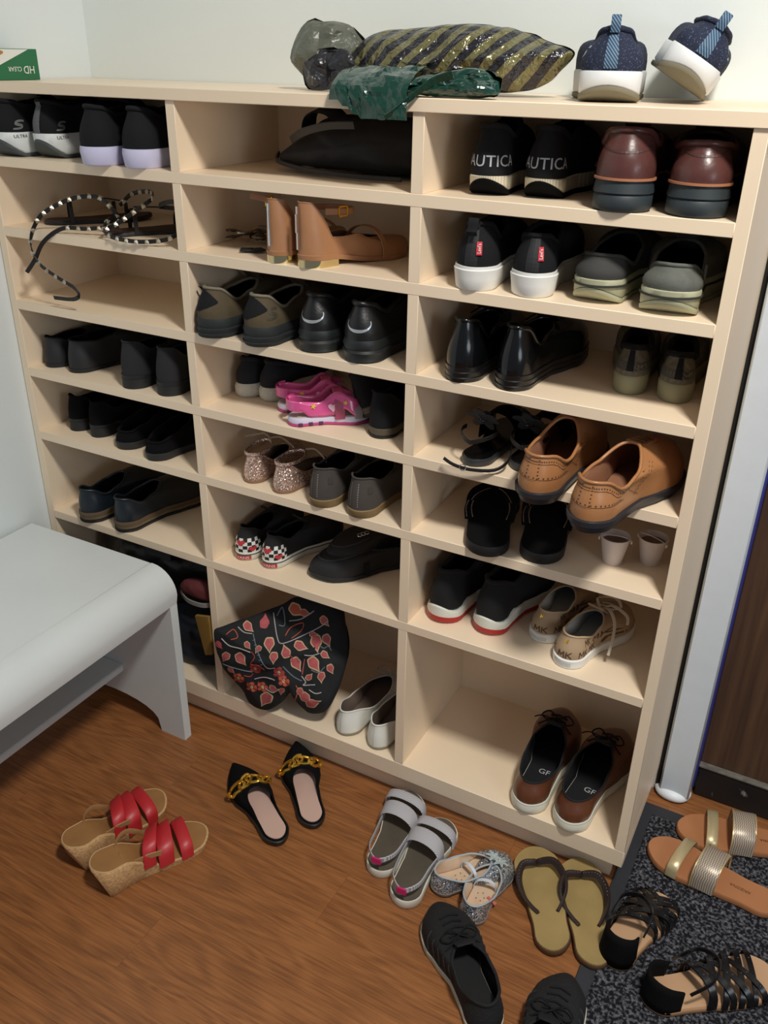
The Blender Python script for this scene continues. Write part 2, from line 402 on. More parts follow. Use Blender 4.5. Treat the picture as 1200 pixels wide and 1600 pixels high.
# door and its casing
dr = struct(empty('door_1', (0, 0, 0)))
CAS = M('casing_paint', (214, 222, 230), .35, bump=.5, bscale=28, var=.02, vscale=20, dist=.001)
mb = MB().box(.029, .094, .298, .42, .012, 2.3, .004); mb.build('casing', CAS, dr)
MB().box(.094, .098, .303, .42, .05, 2.3, .001).build('blue_tape_edge', M('blue_edge', (52, 58, 140), .4), dr)
bm = bmesh.new(); bmesh.ops.create_icosphere(bm, subdivisions=3, radius=1)
for v in bm.verts:
    n_ = sin(v.co.x*5+v.co.z*3)*.08+sin(v.co.y*7)*.06
    v.co = Vector((.058+v.co.x*(.040+.008*n_), .318+v.co.y*(.034+.006*n_), max(0.0, .012+v.co.z*.017)))
me = bpy.data.meshes.new('caulk'); bm.to_mesh(me); bm.free(); me.shade_smooth(); me.materials.append(M('caulk', (235, 240, 245), .45)); o = bpy.data.objects.new('caulk', me); COL.objects.link(o); o.parent = dr
def mat_door():
    m = bpy.data.materials.new('brown_door'); m.use_nodes = True; nt = m.node_tree; b = nt.nodes['Principled BSDF']; L = nt.links.new
    tc = N(nt, 'ShaderNodeTexCoord'); mp = N(nt, 'ShaderNodeMapping'); mp.inputs['Scale'].default_value = (60, 60, 3); L(tc.outputs['Object'], mp.inputs[0])
    n = N(nt, 'ShaderNodeTexNoise', i_Scale=1.0, i_Detail=5.0); L(mp.outputs[0], n.inputs[0]); cr = N(nt, 'ShaderNodeValToRGB'); e = cr.color_ramp.elements
    e[0].position = .3; e[1].position = .75; e[0].color = lin((62, 42, 30)); e[1].color = lin((96, 68, 48)); L(n.outputs['Fac'], cr.inputs[0]); L(cr.outputs[0], b.inputs['Base Color']); b.inputs['Roughness'].default_value = .55; return m
MB().box(.098, 1.2, .352, .39, .085, 2.25, .001).build('door_slab', mat_door(), dr)
def mat_worn():
    m = M('worn_black', (24, 24, 26), .5); nt = m.node_tree; b = nt.nodes['Principled BSDF']; L = nt.links.new
    tc = N(nt, 'ShaderNodeTexCoord'); mp = N(nt, 'ShaderNodeMapping'); mp.inputs['Scale'].default_value = (30, 30, 12); L(tc.outputs['Object'], mp.inputs[0])
    n = N(nt, 'ShaderNodeTexNoise', i_Scale=1.0, i_Detail=6.0); L(mp.outputs[0], n.inputs[0]); cr = N(nt, 'ShaderNodeValToRGB'); e = cr.color_ramp.elements
    e[0].position = .62; e[1].position = .68; e[0].color = lin((24, 24, 26)); e[1].color = lin((150, 148, 140)); L(n.outputs['Fac'], cr.inputs[0]); L(cr.outputs[0], b.inputs['Base Color']); return m
MB().box(.020, .030, .312, .318, .0, 2.3, 0).build('shadow_gap', M('gap_black', (20, 20, 20), .9), dr)  # black strip that paints in the shade between rack side and casing
MB().box(.098, 1.2, .336, .352, .083, .088, .001).build('worn_edge', M('worn_grey', (110, 106, 98), .7, var=.3, vscale=60), dr)
MB().box(.098, 1.2, .340, .39, .0, .085, .003).build('kick_rail', mat_worn(), dr)

# door mat: rubber border and looped pile
mt = empty('door_mat', (0, 0, 0), label='charcoal ribbed pile door mat with a smooth black rubber border', cat='mat')
MX0, MX1, MY0, MY1 = .004, .95, -1.2, .262
MB().box(MX0, MX1, MY0, MY1, .0002, .004, .0015).build('rubber_border', M('mat_rubber', (44, 46, 52), .7), mt)
n1, n2 = 230, 300; X0, X1, Y0, Y1 = MX0+.028, .55, -.62, MY1-.030
from mathutils import noise as NZ
V = []; F = []
for i in range(n1+1):
    for j in range(n2+1):
        x = X0+(X1-X0)*i/n1; y = Y0+(Y1-Y0)*j/n2
        h = NZ.noise(Vector((x*95+y*30, y*150, 0)))*.0022 + abs(sin((x*.9+y*.5)*2*pi/.011))*.0018
        e_ = min(i, n1-i, j, n2-j); V.append((x+NZ.noise(Vector((x*90, y*90, 5)))*.002, y, .006+h if e_ > 0 else .003))
for i in range(n1):
    for j in range(n2):
        a = i*(n2+1)+j; F.append((a, a+1, a+n2+2, a+n2+1))
o = mesh_obj('pile', V, F, mat_mat(), mt); o['kind'] = 'stuff'

# ================================================================ SHOE RACK
rack = empty('shoe_rack', (0, 0, 0), label='cream wooden shoe rack with three columns of open shelves', cat='shelf')
MB().box(XL-T_, XR+T_+.012, -.004, D+.002, SZ[0]-T_, SZ[0], .001).build('top_board', BOARD, rack)
for i in range(1, 7):
    MB().box(XL, XR, 0, D-.006, SZ[i]-T_, SZ[i], .0008).build('shelf', BOARD, rack)
MB().box(XL-T_, XR+T_, 0, D, SZ[7]-.041, SZ[7], .001).build('base_board', BOARD, rack)
MB().box(XL, XR-.004, .03, .05, 0, SZ[7]-.041, .0005).build('plinth', BOARD, rack)
for x0 in (XL-T_, XR): MB().box(x0, x0+T_, 0, D, SZ[7], SZ[0]-T_, .0008).build('side_panel', BOARD, rack)
for x0 in (XA, XB):
    for i in range(7): MB().box(x0, x0+T_, .0004, D-.006, SZ[i+1], SZ[i]-T_, .0006).build('divider', BOARD, rack)
MB().box(XL-.01, XR+.01, D-.006, D, SZ[7], SZ[0]-T_, 0).build('back_panel', BOARD, rack)

# ================================================================ BENCH
BW = M('white_paint', (214, 219, 219), .38, var=.02, vscale=6, bump=.15, bscale=60)
bench = empty('bench', (-1.2, -.7, 0), label='white painted wooden bench with rounded edge and lower shelf', cat='bench')
def bl(mb): return mb.xf(Matrix.Translation((1.2, .7, 0)))
BX1, YB0, YB1, BZ = -.992, -1.5, -.060, .462
# top: flat board and rounded nosing along the open side
bl(MB().box(-1.425, -1.058, YB0, YB1, BZ-.022, BZ, .002)).build('seat', BW, bench)
prof = [(-1.057, BZ-.022), (-1.057, BZ-.0005)]
for k in range(9): a = pi/2*(1-k/8); prof.append((BX1-.060+.060*cos(a), BZ-.062+.0615*sin(a)))
prof += [(BX1-.004, BZ-.085), (BX1-.024, BZ-.085)]
for k in range(5): a = pi/2*(k/4); prof.append((BX1-.060+.038*cos(a), BZ-.062+.040*sin(a)))
n_ = len(prof)
bl(MB().add([(x, y, z) for y in (YB0, YB1) for x, z in prof], [(i, (i+1) % n_, n_+(i+1) % n_, n_+i) for i in range(n_)]+[tuple(range(n_)), tuple(range(n_, 2*n_))])).build('nosing', BW, bench, 30)
# end panels with an arched foot cut-out
for y0 in (-.082, -1.478):
    P = [(-1.42, BZ-.023), (-1.07, BZ-.023)]
    for k in range(7): a = pi/2*(1-k/6); P.append((BX1-.062+.058*cos(a)+.0, BZ-.064+.040*sin(a)))
    P += [(BX1-.004, .30), (BX1-.004, 0), (-1.068, 0)]
    for k in range(13): a = pi*(k/12); P.append((-1.205+.135*cos(a), .012+.060*sin(a)**.7))
    P += [(-1.345, 0), (-1.42, 0)]
    n_ = len(P); bl(MB().add([(x, y, z) for y in (y0, y0+.022) for x, z in P], [(i, (i+1) % n_, n_+(i+1) % n_, n_+i) for i in range(n_)]+[tuple(range(n_)), tuple(range(n_, 2*n_))])).build('end_panel', BW, bench, 30)
bl(MB().box(-1.29, -1.165, -1.456, -.082, .142, .162, .003)).build('lower_shelf', BW, bench)
bl(MB().box(-1.085, -1.07, -.096, -.082, BZ-.075, BZ-.03, .002)).build('corner_block', BW, bench)

# ================================================================ SHOES ON THE SHELVES
LABELS = set()
def OP(y0, y1, w, z, cap=.3, capp=.5, hcap=.3):
    if not isinstance(w, list): w = [(0, w*.74), (.2, w*.84), (.45, w), (.7, w*.94), (1, w*.75)]
    return dict(y0=y0, y1=y1, w=w, z=z, cap=cap, capp=capp, hcap=hcap)
def pulltab(root, l, mat, h0, h1, wd=.012, y=-.002, loop=.012):
    P = spline([(l.cx(0), y, h0), (l.cx(0), y-.0035, h0+(h1-h0)*.5), (l.cx(0), y+.001, h1-.006), (l.cx(0), y+.003, h1+loop*.6), (l.cx(0), y+.009, h1+loop), (l.cx(0), y+.014, h1+loop*.3), (l.cx(0), y+.013, h1-.004)], 14)
    return ribbon(P, (1, 0, 0), wd, .0016).build('pull_tab', mat, root, 50)
def hug_ribbon(tree, name, mat, root, a0, h0, h1, wd, off=.0012, cy=.045, r=.034):
    """flat strip lying up the back of the heel"""
    n = 8; V = []; F = []
    for i in range(n+1):
        for j in (-1, -.5, 0, .5, 1): V.append((a0+j*wd/2, h0+(h1-h0)*i/n))
    for i in range(n):
        for j in range(4): F.append((i*5+j, i*5+j+1, i*5+j+6, i*5+j+5))
    return decal_heel(tree, V, F, name, mat, root, cy=cy, h=0, off=off, r=r)
def s_logo(size):
    P = [(.5, .36), (.1, .42), (-.3, .36), (-.36, .16), (-.1, .04), (.22, -.03), (.3, -.2), (.1, -.32), (-.5, -.36)]
    P = [Vector((x, y, 0)) for x, y in P]; P = spline(P, 24); T = frames(P); V = []; F = []
    for i, p in enumerate(P):
        n = Vector((-T[i].y, T[i].x, 0)); w_ = .085+.05*sin(pi*i/24)
        V += [((p+n*w_).x*size+(p+n*w_).y*size*.3, (p+n*w_).y*size), ((p-n*w_).x*size+(p-n*w_).y*size*.3, (p-n*w_).y*size)]
    for i in range(24): F.append((2*i, 2*i+1, 2*i+3, 2*i+2))
    return V, F
def grid2(x0, x1, y0, y1, nx, ny):
    V = [(x0+(x1-x0)*i/nx, y0+(y1-y0)*j/ny) for i in range(nx+1) for j in range(ny+1)]
    return V, [(i*(ny+1)+j, (i+1)*(ny+1)+j, (i+1)*(ny+1)+j+1, i*(ny+1)+j+1) for i in range(nx) for j in range(ny)]
def blob(n, fx):
    return [fx(2*pi*i/n) for i in range(n)], [tuple(range(n))]
def shelf_pos(c, z, yaw, r=.033):
    x, y = org(c[0], c[1], yaw, r); return (x, y, z)
def sneaker(label, group, c, z, yaw, side, mats, L=.27, W=.098, th=.028, hh=.092, side_h=.068, throat=.088, y1=.145, spring=.012, bevel=None, cat='shoe', name='sneaker',
            collar=.0045, r=.033, toe_h=.045, laces=None, lace_mat=None, ow=.029, hw=HW, sole=None, roll=0, pitch=0, heel=.0, loc=None, bulge=.004, y0=.015, curve=.01, tongue=True):
    l = Last(L, W, side, heel=heel, thick=th, spring=spring, toe=.2, hw=hw, curve=curve)
    op = OP(y0, y1, ow-.002, [(0, hh), (.1, hh-.002), (.4, side_h), (.7, (side_h+throat)/2), (1, throat)])
    if bevel:
        zb = lambda t: bevel*max(0, (.16-t)/.16)**1.6 + max(0, (t-.75)/.25)**2*spring
        outs = dict(zb=lambda t: zb(t), th=.007, off=.0005)
        sole_z = dict(z=lambda t: zb(t)+.0065); outs['z'] = sole_z['z']
    else:
        outs = None
    root, upr, E = shoe(name, label, cat, group, loc or shelf_pos(c, z, yaw, r), yaw, l, op, mats, toe_h=toe_h, collar=collar, bulge=bulge, outsole=outs, sole=sole, roll=roll, pitch=pitch)
    tr = bvh(upr)
    # tongue
    yt = y1; P = [Vector((l.cx(yt/L), yt-.018+.0, min(throat+.018, .108))), Vector((l.cx(yt/L), yt-.006, min(throat+.008, .105))), Vector((l.cx(yt/L), yt+.01, throat-.004)), Vector((l.cx(yt/L), yt+.03, throat-.016))]
    if tongue: ribbon(spline(P, 8), (1, 0, 0), .036, .004).build('tongue', mats.get('tongue', mats['upper']), root, 60)
    if laces: lace_set(root, tr, l, [yt+.012+.014*k for k in range(laces)], .018, lace_mat or INNER, bow=True)
    return root, upr, tr, l
MIDGREY = M('grey_rubber', (120, 124, 124), .6)
# ---- column 1, row 1
LG = M('light_grey_foam', (222, 226, 224), .55)
LAV = M('lavender_white_foam', (206, 204, 232), .5)
GTAB = mat_wave('grey_black_weave', (30, 30, 32), (120, 122, 124), 260, (0, 0, .6), .8, sharp=True)
m1 = dict(upper=BLACK, sole=LG, outsole=M('dark_grey_sole', (78, 84, 84), .7), lining=INNER)
for k, (cx, cy, sd, ln) in enumerate(((-1.369, .012, -1, 'left'), (-1.283, .040, 1, 'right'))):
    root, upr, tr, l = sneaker('%s one of the two black sneakers with light grey soles, top left shelf' % ln, 'grey-soled black sneakers', (cx, cy), SZ[1], 2, sd, m1, L=.262, W=.098, th=.046, bevel=.028, hh=.100, side_h=.088, throat=.098)
    hug_ribbon(tr, 'heel_strip', GTAB, root, 0, .046, .100, .013)
    v, f = s_logo(.018); decal_heel(tr, v, f, 'logo', M('logo_grey', (112, 114, 114), .4), root, cy=.05, h=.058, ang0=1.15)
    sb = bvh([c for c in root.children if c.name.startswith('sole')][0])
    v, f = text_mesh('ULTRA', .008); decal_heel(sb, v, f, 'lettering', M('print_black', (28, 28, 30), .6), root, cy=.05, h=.038, ang0=1.15)
m2 = dict(upper=BLACK, sole=LAV, lining=INNER)
for cx, cy, sd, ln in ((-1.128, .006, -1, 'left'), (-1.034, .018, 1, 'right')):
    root, upr, tr, l = sneaker('%s one of the two black sneakers with thick lavender-white soles, top left shelf' % ln, 'lavender-soled black sneakers', (cx, cy), SZ[1], 0, sd, m2, L=.262, W=.102, th=.034, hh=.098, side_h=.082, throat=.096, spring=.008,
        sole=[(0, -.004), (.1, -.001), (.7, .002), (.95, .001), (1, -.003)])
# ---- column 1, row 2: studded sandals with loose straps
STRAPB = M('black_strap', (18, 16, 17), .5)
BRF = M('dark_brown_footbed', (62, 40, 32), .6)
STUD = M('stud_metal', (190, 182, 166), .42, .8)
def studs(path, every, parent, size=.0092, up=None, skip=0):
    P = [Vector(p) for p in path]; mb = MB(); acc = 0; nxt = every*.5; T = frames(P)
    for i in range(len(P)-1):
        seg = (P[i+1]-P[i]).length
        while acc+seg >= nxt:
            f = (nxt-acc)/seg; c = P[i].lerp(P[i+1], f); t = T[i]; u = Vector(up(c) if callable(up) else up); u = (u - t*u.dot(t)).normalized(); s_ = t.cross(u)
            b = c+u*.0010; h = size/2
            mb.add([b+t*h+s_*h, b-t*h+s_*h, b-t*h-s_*h, b+t*h-s_*h, b+u*size*.55], [(0, 1, 4), (1, 2, 4), (2, 3, 4), (3, 0, 4), (0, 1, 2, 3)])
            nxt += every
        acc += seg
    o = mb.build('studs', STUD, parent, smooth=False); o['kind'] = 'stuff'; return o
def flat_sandal(name, label, cat, group, loc, yaw, l, solem, footm, r=.003, rot=(0, 0), foot_off=-.002, foot_th=.0015):
    root = empty(name, loc, (radians(rot[0]), radians(rot[1]), -radians(yaw)), label=label, cat=cat, group=group)
    sole_mb(l, [(0, -.002), (.15, 0), (.85, 0), (1, -.001)]).build('sole', solem, root, 50)
    if footm: loft([l.ring(foot_off, lambda t: l.zt(t)-.0005), l.ring(foot_off-.0005, lambda t: l.zt(t)+foot_th)]).build('footbed', footm, root, 50)
    return root
def at_world(root, mb):
    """world coordinates into the root's local frame"""
    M_ = Matrix.LocRotScale(root.location, root.rotation_euler, None).inverted(); return mb.xf(M_)
def towards_cam(c): return Vector((.5, -.75, .35))
for k, (hx, hy, yw, ln) in enumerate(((-1.365, .062, 38, 'left'), (-1.160, .030, 33, 'right'))):
    l = Last(.225, .074, -1 if k == 0 else 1, thick=.008, spring=.004, toe=.22)
    root = flat_sandal('studded_sandal', '%s black sandal with pyramid studs, %s' % (ln, 'its straps dangling over the shelf edge' if k == 0 else 'its studded loop lying against the middle divider'), 'sandal', 'studded sandals', (hx, hy, SZ[2]), yw, l, STRAPB, BRF)
    for yl, yr, h in ((.055, .055, .045), (.150, .140, .035), (.175, .165, .03)):
        ribbon(strap_pts(l, yl, yr, h), (0, 1, 0), .008, .002).build('strap', STRAPB, root)
    P = [(l.cx(.5), .165, .040), (l.cx(.5), .12, .048), (l.cx(.5), .06, .052)]
    ribbon(spline(P, 8), (1, 0, 0), .009, .002).build('strap', STRAPB, root)
    loops = ([[(-1.19, .10, 1.146), (-1.142, .055, 1.160), (-1.147, .035, 1.187), (-1.17, .03, 1.202), (-1.21, .02, 1.200), (-1.25, .01, 1.187), (-1.30, -.001, 1.160), (-1.322, -.012, 1.123), (-1.321, -.018, 1.092), (-1.303, -.018, 1.066), (-1.26, -.016, 1.045), (-1.222, -.014, 1.030), (-1.213, -.012, 1.015), (-1.235, -.010, 1.004), (-1.29, -.008, 1.0)],
              [(-1.342, -.022, 1.048), (-1.317, -.018, 1.075), (-1.292, -.010, 1.112), (-1.25, .004, 1.139), (-1.2, .02, 1.141), (-1.13, .035, 1.150)]] if k == 0 else
             [[(-1.145, .03, 1.165), (-1.137, .002, 1.150), (-1.113, -.006, 1.139), (-1.07, -.008, 1.136), (-1.03, -.004, 1.137), (-.99, .010, 1.143), (-.97, .03, 1.155)],
              [(-1.148, .010, 1.143), (-1.11, .018, 1.162), (-1.075, .03, 1.185), (-1.05, .05, 1.207), (-1.08, .075, 1.214), (-1.13, .08, 1.205), (-1.145, .06, 1.185)],
              [(-.965, .06, 1.20), (-1.0, .05, 1.205), (-1.04, .06, 1.195), (-1.06, .09, 1.185), (-1.0, .12, 1.18)]])
    for q, lp in enumerate(loops):
        P = spline(lp, 40); mb = ribbon(P, (.25, -.2, 1) if True else 0, .0085, .0022)
        at_world(root, mb).build('ankle_strap', STRAPB, root, 40)
        if q < 2:
            part = P if k else (P[:31] if q == 0 else P[24:])
            M_ = Matrix.LocRotScale(root.location, root.rotation_euler, None).inverted()
            so = studs(part, .023, root, up=lambda c: (.45, -.85, .3)); so.data.transform(M_)
# ---- column 1, row 4: black flats and black court shoes
DKM = dict(upper=M('matt_black_leather', (30, 31, 34), .6, bump=.2, bscale=300), sole=RUBBER, lining=INNER, collar=BLACK)
def slipon(label, group, c, z, yaw, side, mats, L=.25, W=.082, th=.010, heel=0., hh=.06, side_h=.045, throat=.045, y1=.15, toe_h=.035, hb=None, name='flat_shoe', cat='shoe', collar=.0015, r=.03, toe=.2, toep=2.0,
           spring=.006, ow=.029, droop=0., bulge=.002, loc=None, hw=HW, pitch=0, roll=0, cap=.3, capp=.5, sole=None, y0=.008, curve=.008, insole=True):
    l = Last(L, W, side, heel=heel, thick=th, spring=spring, toe=toe, toep=toep, hw=hw, curve=curve)
    op = OP(y0, y1, ow, [(0, hh), (.1, hh-.001), (.4, side_h), (.75, (side_h+throat)/2), (1, throat)], cap=cap, capp=capp)
    root, upr, E = shoe(name, label, cat, group, loc or shelf_pos(c, z, yaw, r), yaw, l, op, mats, toe_h=toe_h, collar=collar, bulge=bulge, heelblock=hb, droop=droop, pitch=pitch, roll=roll, sole=sole)
    return root, upr, l
slipon('left of the two low black flats at the far left of the fourth shelf', 'low black flats', (-1.377, .052), SZ[4], 2, -1, DKM, L=.235, W=.08, hh=.066, side_h=.055, throat=.062, y1=.11, toe_h=.05)
slipon('right of the two low black flats on the fourth left shelf', 'low black flats', (-1.302, .052), SZ[4], 14, 1, DKM, L=.245, W=.086, hh=.070, side_h=.066, throat=.075, y1=.12, toe_h=.055)
hs = dict(upper=M('charcoal_suede', (34, 34, 37), .9, bump=.2, bscale=500), sole=RUBBER, lining=INNER, heel=M('charcoal_heel', (30, 31, 33), .6))
for cx, cy, sd, ln in ((-1.133, .036, -1, 'left'), (-1.040, .040, 1, 'right')):
    slipon('%s of the two charcoal suede shoes with block heels, fourth left shelf' % ln, 'charcoal block-heeled shoes', (cx, cy), SZ[4], 0, sd, hs, L=.24, W=.084, th=.010, heel=.020, hh=.098, side_h=.075, throat=.078, y1=.13, hb=(.26, .0), toe_h=.045, collar=.002)
# ---- column 1, row 5
for cx, cy, sd, ln in ((-1.352, .07, -1, 'left'), (-1.282, .066, 1, 'right')):
    slipon('%s of the two tall-backed black suede pumps, fifth left shelf' % ln, 'black suede pumps', (cx, cy), SZ[5], 1, sd, dict(upper=SUEDE, sole=RUBBER, lining=INNER, heel=RUBBER), L=.225, W=.074, th=.008, heel=.022, hh=.082, side_h=.06, throat=.06, y1=.12, hb=(.24, .0))
for cx, cy, sd, ln in ((-1.182, .044, -1, 'left'), (-1.083, .030, 1, 'right')):
    slipon('%s of the two soft black slip-on clogs with low backs, fifth left shelf' % ln, 'soft black clogs', (cx, cy), SZ[5], 12, sd, dict(upper=SUEDE, sole=M('soft_black_sole', (36, 37, 40), .55), lining=INNER), L=.245, W=.09, th=.018, hh=.040, side_h=.05, throat=.075, y1=.12, toe_h=.05, collar=.003)
# ---- column 1, row 6: navy-black shoes on banded tan soles
NVY = M('navy_black_leather', (20, 28, 36), .35, bump=.3, bscale=120)
BAND = M('tan_band', (128, 110, 84), .6, var=.15, vscale=60)
for cx, cy, sd, ln in ((-1.306, .024, -1, 'left'), (-1.200, .030, 1, 'right')):
    yw = 8; l = Last(.275, .094, sd, thick=.026, spring=.01, toe=.22)
    op = OP(.005, .13, .029, [(0, .082), (.1, .08), (.4, .062), (.7, .07), (1, .082)])
    root, upr, E = shoe('loafer', '%s of the two navy-black loafers with tan banded soles, sixth left shelf' % ln, 'shoe', 'tan-soled dark loafers', shelf_pos((cx, cy), SZ[6], yw), yw, l, op, dict(upper=NVY, sole=BAND, outsole=RUBBER, lining=INNER), toe_h=.042, collar=.003,
        outsole=dict(zb=lambda t: .0+max(0, (t-.75)/.25)**2*.01, th=.007, off=.002, z=lambda t: .006+max(0, (t-.75)/.25)**2*.01))
    sole_mb(l, [(0, .0015), (.5, .003), (1, .0015)], lambda t: l.zt(t)-.011).build('welt', M('brown_welt', (92, 74, 56), .7), root)
# ---- column 2, row 2: tan ankle strap flats
TANL = M('tan_leather', (168, 120, 84), .42, var=.06, vscale=25, bump=.15, bscale=300)
for cx, cy, yw, sd, ln in ((-.744, .030, 4, -1, 'left'), (-.674, .026, 24, 1, 'right')):
    l = Last(.235, .078, sd, heel=.012, thick=.010, spring=.004, toe=.26, toep=1.7, curve=.006)
    op = OP(.001, .165, .026, [(0, .1065), (.1, .105), (.2, .085), (.32, .048), (.5, .048), (.62, .050), (.8, .040), (1, .038)], hcap=.28)
    root, upr, E = shoe('ankle_strap_flat', '%s tan leather ankle-strap flat with a shiny gold block heel%s' % (ln, '' if sd < 0 else ' and its buckle showing'), 'shoe', 'tan ankle-strap flats', shelf_pos((cx, cy), SZ[2], yw, .03), yw, l, op, dict(upper=TANL, sole=TANL, lining=M('dark_tan_lining', (96, 66, 50), .8), insole=M('brown_insole', (70, 50, 42), .8), heel=M('mirror_gold', (226, 208, 160), .1, 1.)),
        toe_h=.028, collar=.001, bulge=.002, heelblock=(.27, 0.))
    # zipper up the back
    ribbon([Vector((l.cx(0), -.0035, .03+.01*k)) for k in range(8)], (1, 0, 0), .006, .0022).build('zip', SILVER, root, 50)
    ribbon([Vector((l.cx(0)+.002, -.0065, .058+.01*k)) for k in range(4)], (1, 0, 0), .005, .002).build('zip_pull', SILVER, root, 50)
    zt = .092
    P = spline([(l.cx(0)-.026, .035, zt), (l.cx(0)-.030, .075, zt-.002), (l.cx(0)-.012, .105, zt-.004), (l.cx(0)+.014, .103, zt-.004), (l.cx(0)+.031, .075, zt-.002), (l.cx(0)+.027, .036, zt)], 20)
    if sd < 0: P = spline([(l.cx(0)-.026, .035, zt), (l.cx(0)-.040, .045, zt+.004), (l.cx(0)-.058, .040, zt+.008), (l.cx(0)-.072, .036, zt+.010)], 12)
    ribbon(P, (0, 0, 1), .010, .002).build('ankle_strap', TANL, root)
    ribbon(strap_pts(l, .115, .155, .052, pw=.8), (0, 1, 0), .010, .002).build('instep_strap', TANL, root)
    bx = l.cx(0)+.031 if sd > 0 else l.cx(0)-.058
    b_ = MB()
    for (ya, yb, za, zb_) in ((.058, .078, zt+.005, zt+.008), (.058, .078, zt-.010, zt-.007), (.058, .061, zt-.010, zt+.008), (.075, .078, zt-.010, zt+.008)): b_.box(bx, bx+.003, ya, yb, za, zb_, .0005)
    b_.build('buckle', GOLD, root)
# bejewelled flat bundle at the back of that shelf
jw = empty('keyring', (-.866, .125, SZ[2]+.0016), (0, 0, .5), label='heap of dark metal keys and tags behind the tan flats', cat='keys')
KM = M('dark_metal', (84, 80, 76), .3, 1.)
ribbon([Vector((.013*cos(2*pi*i/20), .013*sin(2*pi*i/20), .014+.004*sin(2*pi*i/20))) for i in range(20)], (0, 0, 1), .003, .003, True).build('ring', KM, jw)
for k in range(9):
    a = k*.72; mb = MB().box(.008, .048, -.005, .005, 0, .0022, .0006); v = [(.052+.011*cos(2*pi*i/12), .011*sin(2*pi*i/12)) for i in range(12)]
    mb.add([(x, y, z) for z in (0, .0024) for x, y in v], [tuple(range(12)), tuple(range(12, 24))]+[(i, (i+1) % 12, 12+(i+1) % 12, 12+i) for i in range(12)])
    mb.xf(Matrix.Translation((0, 0, .004+.0035*k)) @ Matrix.Rotation(a, 4, 'Z') @ Matrix.Rotation(.14 if k % 2 else -.05, 4, 'Y')); mb.build('key', KM if k % 3 else M('pale_metal', (168, 165, 150), .25, 1.), jw)
for k in range(2):
    MB().box(-.012, .012, -.012, .012, .0, .003, .001).xf(Matrix.Translation((-.01+.02*k, -.075, .002)) @ Matrix.Rotation(.5*k, 4, 'Z')).build('tag', M('black_tag', (24, 24, 24), .6), jw)
# ---- column 2, row 3: olive walking shoes and black leather trainers
OLIVE = M('olive_brown_nubuck', (84, 72, 52), .85, var=.12, vscale=40, bump=.3, bscale=500)
CREAML = M('pale_trim', (120, 112, 96), .7)
for cx, cy, yw, sd, ln in ((-.897, .020, 8, -1, 'left'), (-.787, .020, 6, 1, 'right')):
    root, upr, tr, l = sneaker('%s of the two olive-brown hiking shoes with black heels, third shelf of the middle column' % ln, 'olive hiking shoes', (cx, cy), SZ[3], yw, sd, dict(upper=OLIVE, sole=M('tread_black', (34, 38, 40), .7), lining=INNER, collar=CREAML), L=.27, W=.104, th=.036, hh=.090, side_h=.064, throat=.085,
        sole=[(0, .001), (.18, .004), (.22, .001), (.45, .003), (.5, -.0005), (.8, .002), (1, -.001)], name='hiking_shoe', collar=.003, ow=.031)
    v = []; f = []
    for i in range(11):
        for j in range(6):
            x = -.034+.062*i/10; top = .088 - .020*max(0, (i-5)/5)**1.5; bot = .047 + .018*max(0, (i-4)/6); v.append((x, bot+(top-bot)*j/5))
    for i in range(10):
        for j in range(5): f.append((i*6+j, i*6+j+1, i*6+j+7, i*6+j+6))
    decal_heel(tr, v, f, 'heel_counter', BLACK, root, cy=.045, h=0, off=.0014)
    if sd > 0:
        v, f = s_logo(.022); decal_heel(tr, v, f, 'logo', M('logo_olive', (66, 60, 46), .5), root, cy=.045, h=.058, ang0=1.15)
for cx, cy, yw, sd, ln in ((-.681, .042, 1, -1, 'left'), (-.578, .032, 3, 1, 'right')):
    root, upr, tr, l = sneaker('%s of the two black leather trainers with silver crescent logos on the heel' % ln, 'black trainers with silver crescents', (cx, cy), SZ[3], yw, sd, dict(upper=BLACK2, sole=M('ridged_black_sole', (30, 34, 36), .45), lining=INNER), L=.262, W=.104, th=.040, hh=.100, side_h=.080, throat=.095,
        sole=[(0, -.002), (.1, .003), (.3, .001), (.45, .004), (.55, .000), (.75, .003), (1, -.001)], collar=.005)
    P = [Vector((.020*cos(a), .014*sin(a), 0)) for a in [pi*(.93+1.14*i/24) for i in range(25)]]; v = []; f = []
    for i, p in enumerate(P):
        wv = .0012+.0026*sin(pi*i/24)**3; d = p.normalized(); v += [tuple((p+d*wv*.5)[:2]), tuple((p-d*wv)[:2])]
    for i in range(24): f.append((2*i, 2*i+1, 2*i+3, 2*i+2))
    decal_heel(tr, v, f, 'logo', M('logo_silver', (190, 194, 196), .3, .6), root, cy=.045, h=.070, ang0=.15)
# ---- column 2, row 4: knit trainers, pink sandals, black shoes
for cx, cy, yw, sd, ln in ((-.897, .113, 2, -1, 'left'), (-.838, .118, 4, 1, 'right')):
    sneaker('%s of the two small black knit trainers with knobbly white soles, behind the pink sandals' % ln, 'small knit trainers', (cx, cy), SZ[4], yw, sd, dict(upper=M('navy_black_knit', (22, 24, 32), .9, bump=.3, bscale=700), sole=M('knobbly_white', (205, 203, 192), .7, bump=.9, bscale=160, dist=.003), lining=INNER), L=.205, W=.078, th=.032, hh=.078, side_h=.066, throat=.078, y1=.11, r=.028, ow=.022, toe_h=.035,
        sole=[(0, -.004), (.2, .002), (.6, .003), (1, -.003)])
PINK = M('glossy_pink', (226, 92, 156), .25, var=.06, vscale=60, coat=.5)
PINKD = M('dark_pink_lining', (176, 76, 108), .5)
WLV = M('white_lilac_rubber', (222, 218, 238), .4)
